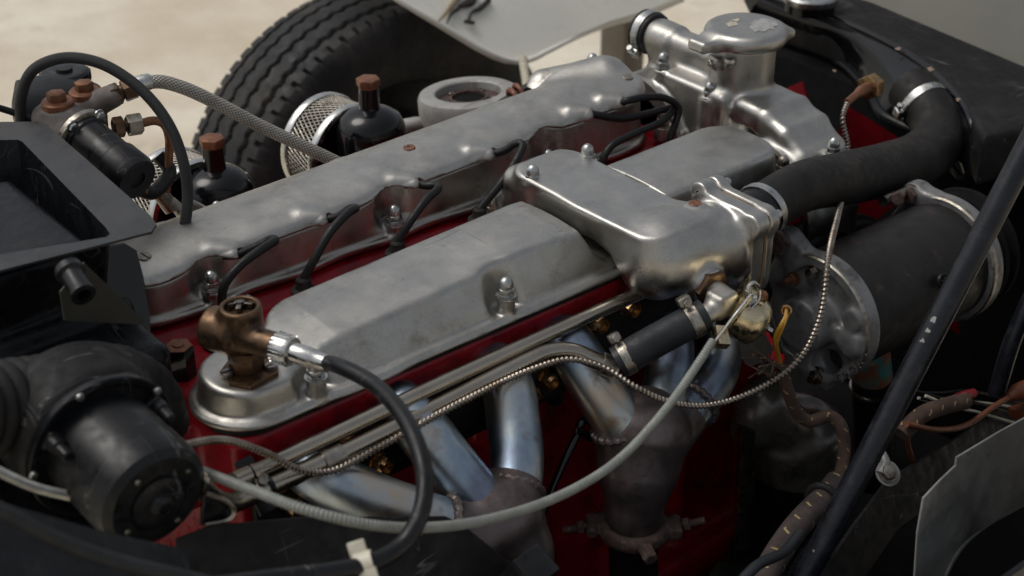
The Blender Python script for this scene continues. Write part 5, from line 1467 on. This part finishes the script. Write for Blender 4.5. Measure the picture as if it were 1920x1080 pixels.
# ------------------------------------------------------------------ radiator top tank and fan
ra = thing('radiator', 'black radiator with a long top tank and chipped seams at the top right', 'radiator', (1.0, 0.0, -0.5))
TP = [(1.1585, 0.3654, -0.0050), (1.1736, 0.1413, -0.0050), (1.1380, -0.1217, -0.0050), (1.1190, -0.2379, -0.0050), (1.0375, -0.2890, -0.0050), (0.9794, -0.2335, -0.0050), (0.9151, -0.2216, -0.0050), (0.9453, -0.1863, -0.0050), (0.9865, -0.1369, -0.0050), (1.0309, -0.0648, -0.0050), (1.0589, 0.0060, -0.0050), (1.0764, 0.0894, -0.0050), (1.0824, 0.1676, -0.0050), (1.0773, 0.2597, -0.0050)]
put('top_tank', mesh(prism([(p[0], p[1]) for p in TP], -0.070, -0.005, 0.010, 4)), 'black_matt', ra)
SEAM = [(1.0819, 0.2535, -0.0090), (1.0879, 0.1718, -0.0090), (1.0820, 0.0934, -0.0090), (1.0630, 0.0086, -0.0090), (1.0337, -0.0634, -0.0090), (0.9884, -0.1347, -0.0090), (0.9557, -0.1777, -0.0150), (0.9463, -0.1955, -0.0350), (0.9262, -0.2169, -0.0650)]
put('seam_bead', mesh(tube(SEAM, 0.0048, 12, 0.006)), 'black_gloss', ra)
# sloping shroud between seam and lip
LIP = [(1.0862, 0.2917, -0.0650), (1.0893, 0.2140, -0.0650), (1.0928, 0.1544, -0.0650), (1.0764, 0.0987, -0.0650), (1.0314, 0.0261, -0.0650), (0.9947, -0.0251, -0.0670), (0.9924, -0.0565, -0.0700), (0.9952, -0.0958, -0.0750), (0.9576, -0.1725, -0.0850)]
a = spline(SEAM, 0.01)
b = spline(LIP, 0.01)
k = 40
ia, ib = np.linspace(0, len(a) - 1, k).astype(int), np.linspace(0, len(b) - 1, k).astype(int)
V, F = [], []
for i in range(k):
    for j in range(7):
        f_ = j / 6
        p = a[ia[i]] * (1 - f_) + b[ib[i]] * f_
        p = p + np.array((-0.010, 0, 0.010)) * math.sin(f_ * PI) * (1 if j else 0)
        V.append(p)
for i in range(k - 1):
    for j in range(6):
        F.append((i * 7 + j, i * 7 + j + 1, i * 7 + j + 8, i * 7 + j + 7))
put('shroud', mesh((np.array(V), F, None), sharp=None), 'black_gloss', ra)
put('shroud_lip', mesh(tube(LIP, 0.0062, 12, 0.006)), 'black_paint', ra)
for p, r0 in (((1.0536, 0.0071, -0.0040), 0.006), ((1.0305, -0.0609, -0.0040), 0.009), ((0.9823, -0.1386, -0.0060), 0.006), ((1.0415, 0.0933, -0.0580), 0.004)):
    put('paint_chip', mesh(prism(ragged(r0 * 0.4, r0, 12, int(p[0] * 1e4), 0.9, 0.5), 0, 0.0008, 0, 1, axis_matrix(p, (-0.55, -0.3, 0.8), (0.3, -1, 0)))), 'chipped_paint', ra)
put('core', mesh(box((1.06, -0.36, -0.52), (1.12, 0.32, -0.075), 0.004)), 'shade_and_part_black', ra)
put('right_column', mesh(box((1.02, -0.44, -0.52), (1.16, -0.36, -0.072), 0.006)), 'black_paint', ra)
rc = (1.0775, 0.1753, 0.0000)
RCM = Matrix.Translation((rc[0], rc[1], -0.005))
fnk = put('filler_neck', mesh(lathe([(0.034, 0), (0.033, 0.016)], 40, RCM)), 'black_gloss', ra)
put('pressure_cap', mesh(lathe([(0.036, 0.012), (0.0375, 0.014), (0.0375, 0.021), (0.035, 0.024), (0.0, 0.025)], 48, RCM)), 'zinc', fnk)
fan = thing('cooling_fan', 'red painted cooling fan blades in front of the black radiator', 'fan', (0.87, -0.04, -0.20))
FC = Vector((0.88, -0.04, -0.21))
FMX = axis_matrix(FC, (1, 0, 0), (0, 0, 1))
put('hub', mesh(lathe([(0.05, -0.02), (0.05, 0.01), (0.03, 0.016), (0, 0.016)], 36, FMX)), 'red_bright', fan)
def blade():
    V, F = [], []
    for i, r in enumerate(np.linspace(0.045, 0.20, 8)):
        w = 0.030 + 0.030 * (i / 7) ** 0.7
        tw = 0.55 - 0.25 * i / 7
        for j in range(5):
            u = (j / 4 - 0.5) * 2 * w
            V.append((r, u * math.cos(tw), u * math.sin(tw) + 0.004 * (1 - (u / w) ** 2)))
    for i in range(7):
        for j in range(4):
            F.append((i * 5 + j, i * 5 + j + 1, i * 5 + j + 6, i * 5 + j + 5))
    V = np.array(V)
    n = len(V)
    V2 = V + np.array((0, 0, 0.0018))
    return (np.concatenate([V, V2]), F + [tuple(x + n for x in q[::-1]) for q in F], None)
for k in range(6):
    put('fan_blade', mesh(xf(blade(), FMX @ Matrix.Rotation(k * PI / 3 - 0.62, 4, 'Z'))), 'red_bright', fan)

# ------------------------------------------------------------------ dynamo
gn = thing('dynamo', 'black cylindrical dynamo with grey alloy end brackets beside the engine', 'dynamo', (0.70, -0.29, -0.17))
G0, G1 = Vector((0.5757, -0.2850, -0.0770)), Vector((0, 0, 0))
G1 = G0 + Vector((0.205, 0.0, -0.004))
GM = axis_matrix(G0, G1 - G0, (0, 0, 1))
GR = 0.063
put('yoke', mesh(lathe([(GR, 0.010), (GR, 0.1960), (GR - 0.004, 0.1980)], 72, GM), lathe([(GR + 0.0015, 0.006), (GR + 0.0015, 0.013)], 72, GM)), 'yoke_black', gn)
put('worn_rim', mesh(lathe([(GR + 0.0030, -0.0128), (GR + 0.0046, -0.0112), (GR + 0.0046, -0.0085), (GR + 0.0036, -0.0078)], 72, GM, arc=(-2.6, 2.0))), 'zinc_worn', gn)
put('worn_rim', mesh(lathe([(GR + 0.0062, 0.1868), (GR + 0.0080, 0.1885), (GR + 0.0080, 0.1935), (GR + 0.0070, 0.1945)], 72, GM, arc=(-1.2, 2.3))), 'zinc_worn', gn)
put('yoke_screw', mesh(lathe([(0.0078, -0.002), (0.0078, 0.0006), (0.0068, 0.0008), (0.0062, -0.0006), (0, -0.0006)], 24, axis_matrix((0.6828, -0.3470, -0.0488), (0.1, -0.95, 0.25))), *[xf(box((-0.005, -0.0009, -0.001), (0.005, 0.0009, 0.0010), 0), axis_matrix((0.6828, -0.3470, -0.0488), (0.1, -0.95, 0.25)) @ Matrix.Rotation(q, 4, 'Z')) for q in (0.3, 0.3 + PI / 2)]), 'black_satin', gn)
def end_fn(P):
    A_ = np.array(GM.inverted())
    Q = P @ A_[:3, :3].T + A_[:3, 3]
    d = scyl(Q, (0, 0, -0.012), (0, 0, 0.009), GR + 0.004, 0.003)
    d = smax(d, -scyl(Q, (0, 0, -0.03), (0, 0, -0.0065), GR - 0.008, 0.003), 0.003)
    # mounting lug towards the engine
    d = smin(d, smax(sbox(Q, (0.046, -0.044, -0.002), (0.026, 0.017, 0.0085), 0.007), Q[:, 2] - 0.007, 0.002), 0.014)
    d = smin(d, scyl(Q, (0.064, -0.051, -0.012), (0.064, -0.051, 0.007), 0.014, 0.003), 0.010)
    # bearing boss and ribs
    d = smin(d, scyl(Q, (0, 0, -0.036), (0, 0, 0), 0.0285, 0.005), 0.010)
    d = smin(d, sbox(Q, (0.0, 0.034, -0.010), (0.008, 0.026, 0.007), 0.003), 0.008)
    d = smin(d, sbox(Q, (-0.034, 0.0, -0.010), (0.026, 0.007, 0.006), 0.003), 0.008)
    d = smin(d, scyl(Q, (0.022, 0.046, -0.016), (0.022, 0.046, 0), 0.011, 0.003), 0.008)
    d = smin(d, scyl(Q, (-0.006, 0.048, -0.018), (-0.006, 0.048, 0), 0.012, 0.004), 0.008)
    # vents
    for a, w in ((PI * 0.82, 0.34), (PI * 1.18, 0.26)):
        d = smax(d, -scyl(Q, (0.046 * math.cos(a), 0.046 * math.sin(a), -0.02), (0.046 * math.cos(a), 0.046 * math.sin(a), 0.02), 0.0125, 0.002), 0.003)
    d = smin(d, sbox(Q, (-0.064, 0.014, -0.006), (0.008, 0.014, 0.006), 0.003), 0.008)
    return d
put('end_bracket', cast(end_fn, np.array(G0) - np.array((0.055, 0.11, 0.10)), np.array(G0) + np.array((0.025, 0.10, 0.11)), 0.0021), 'dark_alloy', gn)
LM = GM @ Matrix.Translation((0.064, -0.051, -0.0115)) @ Matrix.Rotation(PI, 4, 'X')
put('lug_bolt', mesh(*[xf(s, LM) for s in hexbolt(0.0095, 0.008)]), 'rust', gn)
LM = GM @ Matrix.Translation((-0.060, 0.014, -0.0105)) @ Matrix.Rotation(PI, 4, 'X')
put('through_bolt', mesh(*[xf(s, LM) for s in hexbolt(0.0085, 0.006)], lathe([(0.004, 0.006), (0.004, 0.013)], 12, LM)), 'gunmetal', gn)
LM = GM @ Matrix.Translation((0.034, -0.030, -0.012)) @ Matrix.Rotation(PI, 4, 'X')
put('terminal', mesh(*[xf(s, LM) for s in hexbolt(0.0065, 0.006)], lathe([(0.0035, 0.006), (0.0035, 0.016)], 12, LM)), 'copper_oxide', gn)
LM = GM @ Matrix.Translation((0.050, -0.008, -0.012)) @ Matrix.Rotation(PI, 4, 'X')
put('terminal', mesh(*[xf(s, LM) for s in hexbolt(0.006, 0.006)]), 'gunmetal', gn)
# raised maker's lettering on the bracket rim
cu = bpy.data.curves.new('letters', 'FONT')
deps = bpy.context.evaluated_depsgraph_get
def letter(ch, size, ext):
    c = bpy.data.curves.new('l', 'FONT')
    c.body = ch
    c.size = size
    c.extrude = ext
    c.align_x = 'CENTER'
    o = bpy.data.objects.new('l', c)
    COL.objects.link(o)
    bpy.context.view_layer.update()
    me = bpy.data.meshes.new_from_object(o.evaluated_get(bpy.context.evaluated_depsgraph_get()))
    bpy.data.objects.remove(o, do_unlink=True)
    bpy.data.curves.remove(c)
    return me
GF = GM @ Matrix.Rotation(PI, 4, 'X')      # face seen from the rear of the car
def on_face(px_a, rad):
    return (rad * math.cos(px_a), rad * math.sin(px_a))
LET0, LETD, LETR = -1.72, -0.18, -PI / 2
for i, ch in enumerate('LUCAS'):
    # letters follow the lower right of the rim as seen from the camera
    a = LET0 + i * LETD
    x, y = on_face(a, 0.0598)
    LMx = GF @ Matrix.Translation((x, y, 0.0118)) @ Matrix.Rotation(a + LETR, 4, 'Z')
    put('letter', letter(ch, 0.0122, 0.0012), 'zinc_worn', gn, LMx)
# drive-end bracket with lug, and the vented pulley behind it
def fend_fn(P):
    A_ = np.array(GM.inverted())
    Q = P @ A_[:3, :3].T + A_[:3, 3]
    d = scyl(Q, (0, 0, 0.1880), (0, 0, 0.2060), GR + 0.0075, 0.003)
    d = smin(d, sbox(Q, (0.048, -0.038, 0.1970), (0.020, 0.016, 0.008), 0.006), 0.014)
    d = smin(d, scyl(Q, (0.060, -0.044, 0.1880), (0.060, -0.044, 0.2060), 0.012, 0.003), 0.01)
    return d
put('drive_bracket', cast(fend_fn, np.array(G1) - np.array((0.03, 0.10, 0.09)), np.array(G1) + np.array((0.02, 0.09, 0.115)), 0.0026), 'dark_alloy', gn)
LM = GM @ Matrix.Translation((0.060, -0.044, 0.1885)) @ Matrix.Rotation(PI, 4, 'X')
put('lug_bolt', mesh(*[xf(s, LM) for s in hexbolt(0.0095, 0.009)]), 'rust', gn)
pv = []
put('pulley', mesh(lathe([(0.020, 0.2120), (0.063, 0.2120), (0.066, 0.2150), (0.066, 0.2220), (0.060, 0.2280), (0.066, 0.2340), (0.066, 0.2400), (0.02, 0.2410)], 56, GM)), 'shade_and_part_black', gn)
for k in range(14):
    a = 2 * PI * k / 14
    put('fan_vane', mesh(xf(box((0.046, -0.002, 0.2060), (0.062, 0.002, 0.2125), 0.0006), GM @ Matrix.Rotation(a, 4, 'Z'))), 'black_satin', gn)
# yellow wires at the terminal
yw = thing('yellow_wires', 'two yellow wires hanging from the dynamo terminal', 'wire', (0.4865, -0.3100, -0.0890))
put('wire', mesh(tube([(0.4778, -0.3180, -0.0133), (0.4740, -0.3220, -0.0186), (0.4648, -0.3250, -0.0240), (0.4611, -0.3220, -0.0367), (0.4716, -0.3180, -0.0607), (0.4854, -0.3150, -0.0891)], 0.0018, 8, 0.003)), 'yellow_wire', yw)
put('wire', mesh(tube([(0.4731, -0.3240, -0.0173), (0.4662, -0.3260, -0.0264), (0.4650, -0.3220, -0.0442), (0.4744, -0.3180, -0.0648), (0.4850, -0.3150, -0.0859)], 0.0018, 8, 0.003)), 'yellow_wire', yw)
put('ring_tag', mesh(torus(0.0042, 0.0014, axis_matrix((0.4759, -0.3200, -0.0157), (-0.7, -0.5, 0.2)), 16, 8)), 'brass', yw)

# dark hoses and bits between dynamo and engine
dh = thing('bypass_hose', 'dull black bypass hose between the dynamo and the radiator hose', 'hose', (0.6986, -0.1800, -0.0781))
put('hose_body', mesh(tube([(0.5945, -0.1900, -0.0822), (0.6429, -0.1900, -0.0706), (0.7002, -0.1850, -0.0700), (0.7623, -0.1800, -0.0834), (0.8158, -0.1800, -0.1189)], 0.0150, 24, 0.006)), 'rubber', dh)
d2 = thing('bypass_hose', 'short black hose stub below the outlet plate beside the dynamo', 'hose', (0.5841, -0.2000, -0.0867))
put('hose_body', mesh(tube([(0.5468, -0.2150, -0.0785), (0.5788, -0.2100, -0.0675), (0.6142, -0.2000, -0.0657)], 0.0170, 24, 0.006)), 'rubber', d2)
wp = thing('water_pump_fitting', 'small grimy pipe fitting in the gap under the radiator hose', 'fitting', (0.6924, -0.1600, -0.0580))
put('elbow', mesh(tube([(0.6605, -0.1650, -0.0549), (0.6884, -0.1600, -0.0599), (0.7158, -0.1550, -0.0580)], 0.010, 18, 0.004)), 'dark_alloy', wp)
put('union', mesh(prism(ngon(0.013, 6), 0, 0.010, 0.001, 1, axis_matrix((0.6617, -0.1700, -0.0552), (-0.5, -0.8, 0.2)))), 'gunmetal', wp)
ab = thing('adjuster_bolt', 'rusty bolt under the radiator hose near the dynamo lug', 'bolt', (0.7376, -0.2400, -0.0139))
put('shank', mesh(tube([(0.7154, -0.2400, -0.0129), (0.7629, -0.2350, -0.0190)], 0.006, 12, 0.004)), 'gunmetal', ab)
put('head', mesh(prism(ngon(0.0078, 6), 0, 0.008, 0.001, 1, axis_matrix((0.7344, -0.2450, -0.0121), (-0.8, -0.5, 0.2)))), 'rust', ab)
put('link', mesh(tube([(0.5351, -0.2500, 0.0200), (0.5516, -0.2550, -0.0012)], 0.003, 8, 0.004)), 'rust', ab)

# ------------------------------------------------------------------ frame tubes and lower right metalwork
fr = thing('frame_tube', 'blue black tubular frame stay with worn paint crossing diagonally at right', 'frame tube', (0.3797, -0.4500, -0.1950))
T0, T1 = Vector((0.6420, -0.4500, 0.1937)), Vector((0.3681, -0.4500, -0.2135))
put('tube', mesh(tube([T0 + (T0 - T1) * 0.4, T0, (T0 + T1) / 2, T1, T1 + (T1 - T0) * 0.5], 0.0112, 28, 0.02)), 'blue_black_paint', fr)
for f_, s in ((0.435, 1.0), (0.455, 0.8), (0.475, 0.7), (0.90, 0.4)):
    p = T0 + (T1 - T0) * f_
    ax = (T1 - T0).normalized()
    nrm = (CAM - p - ax * ax.dot(CAM - p)).normalized()
    nrm = (nrm - RGT * 0.5).normalized()
    put('paint_chip', mesh(prism(ragged(0.0022 * s, 0.0052 * s, 12, int(f_ * 1000), 1.0, 0.7), 0.0108, 0.0115, 0, 1, axis_matrix(p, nrm, ax))), 'filler_scuff', fr)
f2 = thing('frame_tube', 'thin dark frame tube at the far right edge behind the diagonal stay', 'frame tube', (0.7427, -0.4000, -0.1776))
put('tube', mesh(tube([(0.8049, -0.4000, -0.0100), (0.7461, -0.4000, -0.1069), (0.7321, -0.4000, -0.1796)], 0.0090, 18, 0.02)), 'blue_black_paint', f2)
rl = thing('chassis_rail', 'flat black chassis rail running from bottom centre up to the right edge', 'chassis rail', (0.4932, -0.4200, -0.2583))
put('rail_plate', mesh(sheet([(0.3614, -0.4600, -0.1965), (0.4558, -0.4400, -0.1832), (0.5304, -0.4200, -0.1795), (0.6590, -0.4000, -0.2056), (0.9001, -0.3600, -0.2450), (0.9251, -0.3800, -0.3197), (0.6698, -0.4200, -0.2515), (0.5283, -0.4500, -0.2180), (0.4149, -0.4800, -0.2258)], 0.004, 0.001)), 'black_matt', rl)
nut_at(rl, (0.5156, -0.4280, -0.1593), 'hex', 'zinc_worn', (-0.2, -0.6, 0.75), 0.4, 'rail_bolt')
put('bolt_tab', mesh(lathe([(0.0125, 0), (0.0125, 0.0016), (0.006, 0.0017)], 24, axis_matrix((0.5173, -0.4270, -0.1613), (-0.2, -0.6, 0.75)))), 'dull_sheet', rl)
put('tab_strap', mesh(tube([(0.5273, -0.4100, -0.1522), (0.5217, -0.4200, -0.1550), (0.5084, -0.4250, -0.1594)], 0.005, 10, 0.004)), 'dull_sheet', rl)
sh = thing('heat_shield', 'bare grey sheet metal shield with a curved cut-out at the lower right', 'shield', (0.4725, -0.5200, -0.1994))
SHO = [(0.6704, -0.5000, -0.0965), (0.6102, -0.5000, -0.0959), (0.5598, -0.5050, -0.0880), (0.4884, -0.5100, -0.0796), (0.4875, -0.5120, -0.0873), (0.4631, -0.5150, -0.0897), (0.4376, -0.5200, -0.0941), (0.4297, -0.5250, -0.1245), (0.4257, -0.5300, -0.1909), (0.4709, -0.5300, -0.2168), (0.4767, -0.5300, -0.1919), (0.5001, -0.5250, -0.1801), (0.5390, -0.5200, -0.1804), (0.6168, -0.5150, -0.1939), (0.6907, -0.5100, -0.2079)]
put('sheet', mesh(sheet(SHO, 0.0022, 0.0006)), 'dull_sheet', sh)
put('folded_lip', mesh(tube(SHO[8:15], 0.0022, 8, 0.006)), 'dull_sheet', sh)

# ------------------------------------------------------------------ oil filter housing and friends
of = thing('oil_filter', 'dark polished oil filter head with a ridged cover, low beside the block', 'oil filter', (0.6230, -0.2400, -0.3324))
OB = Vector((0.6185, -0.2350, -0.2599))
def of_fn(P):
    d = scap(P, (0.5670, -0.2300, -0.2148), (0.6290, -0.2550, -0.2787), 0.030, 0.024)
    d = smin(d, scyl(P, (0.6310, -0.2350, -0.3168), (0.6174, -0.2350, -0.2523), 0.054, 0.012), 0.018)
    d = smin(d, scap(P, (0.5586, -0.2250, -0.2381), (0.5793, -0.2250, -0.2022), 0.024, 0.02), 0.01)
    return d
put('filter_head', cast(of_fn, np.array(OB) - 0.14, np.array(OB) + 0.13, 0.0035), 'filter_metal', of)
put('canister', mesh(lathe([(0.050, -0.16), (0.052, -0.03), (0.055, -0.02), (0.055, 0.0)], 48, Matrix.Translation(Vector((0.6308, -0.2350, -0.3152))))), 'shade_and_part_black', of)
put('end_cap', mesh(prism(ngon(0.018, 4, 0.5), 0, 0.014, 0.003, 2, axis_matrix((0.6166, -0.2680, -0.2677), (0.5, -0.8, -0.2)))), 'filter_metal', of)
put('cap_plug', mesh(prism(ngon(0.006, 6), 0.013, 0.017, 0.0006, 1, axis_matrix((0.6166, -0.2680, -0.2677), (0.5, -0.8, -0.2)))), 'copper_oxide', of)
hl = thing('steering_column', 'dull vertical metal tube at lower centre right below the oil filter', 'tube', (0.5455, -0.2400, -0.3984))
put('tube', mesh(tube([(0.5378, -0.2350, -0.2230), (0.5445, -0.2350, -0.3113), (0.5470, -0.2350, -0.3948)], 0.0100, 20, 0.01)), 'gunmetal', hl)
put('end_collar', mesh(tube([(0.5466, -0.2350, -0.3831), (0.5475, -0.2350, -0.4066)], 0.0125, 20, 0.01)), 'black_satin', hl)
fs = thing('footplate', 'dusty brown metal plate glimpsed at the bottom beside the chassis rail', 'plate', (0.5444, -0.2500, -0.4220))
put('plate', mesh(sheet([(0.4836, -0.2200, -0.4395), (0.5407, -0.2200, -0.4128), (0.6332, -0.2400, -0.4702), (0.6140, -0.2600, -0.4945), (0.4494, -0.2600, -0.4147)], 0.003)), 'olive_grey_plate', fs)
cv = thing('coolant_pipe', 'copper pipe end with turquoise verdigris and a clamp under the dynamo', 'pipe', (0.7420, -0.2500, -0.2635))
c0v, c1v = Vector((0.7171, -0.2500, -0.1957)), Vector((0.7460, -0.2500, -0.3099))
put('pipe_end', mesh(tube([c0v, (0.7312, -0.2500, -0.2414)], 0.0215, 28, 0.006)), 'verdigris', cv)
put('hose', mesh(tube([(0.7287, -0.2500, -0.2332), c1v, (0.7621, -0.2500, -0.3948)], 0.0240, 28, 0.01)), 'rubber', cv)
put('clamp_band', mesh(torus(0.0246, 0.0026, axis_matrix((0.7321, -0.2500, -0.2462), c1v - c0v), 36, 8)), 'gunmetal', cv)

# ------------------------------------------------------------------ wiring loom
lo = thing('wiring_loom', 'brown cloth bound wiring loom running down beside the diagonal stay', 'wiring loom', (0.3546, -0.4400, -0.1878))
put('upper_loom', mesh(tube([(0.4583, -0.3350, -0.0644), (0.4668, -0.3400, -0.0924), (0.4822, -0.3450, -0.1241), (0.4929, -0.3500, -0.1324), (0.5143, -0.3550, -0.1331), (0.5191, -0.3650, -0.1392), (0.5172, -0.3750, -0.1611), (0.5021, -0.3850, -0.1800), (0.4763, -0.3950, -0.1901)], 0.0062, 16, 0.004)), 'cloth_brown', lo)
put('main_loom', mesh(tube([(0.4926, -0.3900, -0.1820), (0.4611, -0.4000, -0.1793), (0.4193, -0.4100, -0.1769), (0.3829, -0.4200, -0.1794), (0.3516, -0.4300, -0.1867), (0.3216, -0.4400, -0.2000)], 0.0122, 24, 0.004)), 'cloth_mauve', lo)
put('black_sleeve', mesh(tube([(0.4696, -0.3950, -0.1963), (0.4420, -0.4100, -0.2046), (0.3952, -0.4250, -0.2046), (0.3647, -0.4350, -0.2220)], 0.0085, 16, rib=(0.0045, 0.0008))), 'rubber', lo)
put('loose_wire', mesh(tube([(0.3777, -0.4400, -0.1515), (0.3451, -0.4500, -0.1486), (0.3047, -0.4550, -0.1380), (0.2736, -0.4600, -0.1407)], 0.0048, 10, 0.004)), 'rubber_blue_black', lo)
put('grommet', mesh(torus(0.0150, 0.0040, axis_matrix((0.4598, -0.4000, -0.1806), np.array((0.4926, -0.3900, -0.1820)) - np.array((0.4193, -0.4100, -0.1769))), 36, 12)), 'rubber_dusty', lo)
fb_ = [tube([(0.4585, -0.3350, -0.0657), tuple(np.array((0.4468, -0.3350, -0.0549)) + rng.normal(0, 0.006, 3)), tuple(np.array((0.4321, -0.3350, -0.0406)) + rng.normal(0, 0.012, 3))], 0.0008, 5, 0.004) for _ in range(16)]
put('frayed_end', mesh(*fb_), 'cloth_brown', lo)
l2 = thing('wiring_branch', 'brown cloth covered wiring branch with an orange wire right of the diagonal stay', 'wiring loom', (0.6217, -0.4000, -0.1569))
put('cloth_branch', mesh(tube([(0.5714, -0.4000, -0.1564), (0.5982, -0.4000, -0.1463), (0.6378, -0.4000, -0.1525), (0.6751, -0.4000, -0.1625)], 0.0085, 16, 0.004)), 'cloth_brown', l2)
put('orange_wire', mesh(tube([(0.5698, -0.4050, -0.1402), (0.6192, -0.4100, -0.1670), (0.6713, -0.4100, -0.1843), (0.7112, -0.4100, -0.1817), (0.7432, -0.4100, -0.1805)], 0.0032, 10, 0.004)), 'orange_wire', l2)
put('terminal_sleeve', mesh(tube([(0.7385, -0.4100, -0.1805), (0.7725, -0.4100, -0.1839), (0.8083, -0.4100, -0.1905)], [(0, 0.004), (0.25, 0.0095), (1, 0.0095)], 14, 0.004)), 'orange_terminal', l2)
put('terminal_sleeve', mesh(xf(box((-0.012, -0.006, -0.006), (0.02, 0.006, 0.006), 0.001), axis_matrix((0.7710, -0.4100, -0.2118), (0, 0.3, 1), (1, -0.3, 0.4)))), 'orange_terminal', l2)
put('hanging_wire', mesh(tube([(0.5799, -0.4020, -0.1465), (0.5815, -0.4020, -0.1695), (0.5993, -0.4000, -0.2020)], 0.0028, 8, 0.004)), 'orange_wire', l2)
l3 = thing('loose_wires', 'thin black and white wires with a red tip at the right edge', 'wire', (0.6957, -0.3800, -0.1710))
for k in range(5):
    dz = k * 0.006
    pts = [(0.6243, -0.3700, -0.1452), (0.6573, -0.3800, -0.1588), (0.7063, -0.3800, -0.1776), (0.7708, -0.3800, -0.2106), (0.8785, -0.3800, -0.2725)]
    pts = [(p[0], p[1] - 0.004 * k, p[2] - dz * (i / 4) + 0.004 * math.sin(k * 2 + i)) for i, p in enumerate(pts)]
    put('wire', mesh(tube(pts, 0.0016, 8, 0.005)), 'white_plastic' if k in (2, 4) else 'rubber', l3)
put('red_tip', mesh(tube([(0.6768, -0.3900, -0.1640), (0.7045, -0.3900, -0.1709)], 0.0050, 12, 0.004)), 'red_terminal', l3)
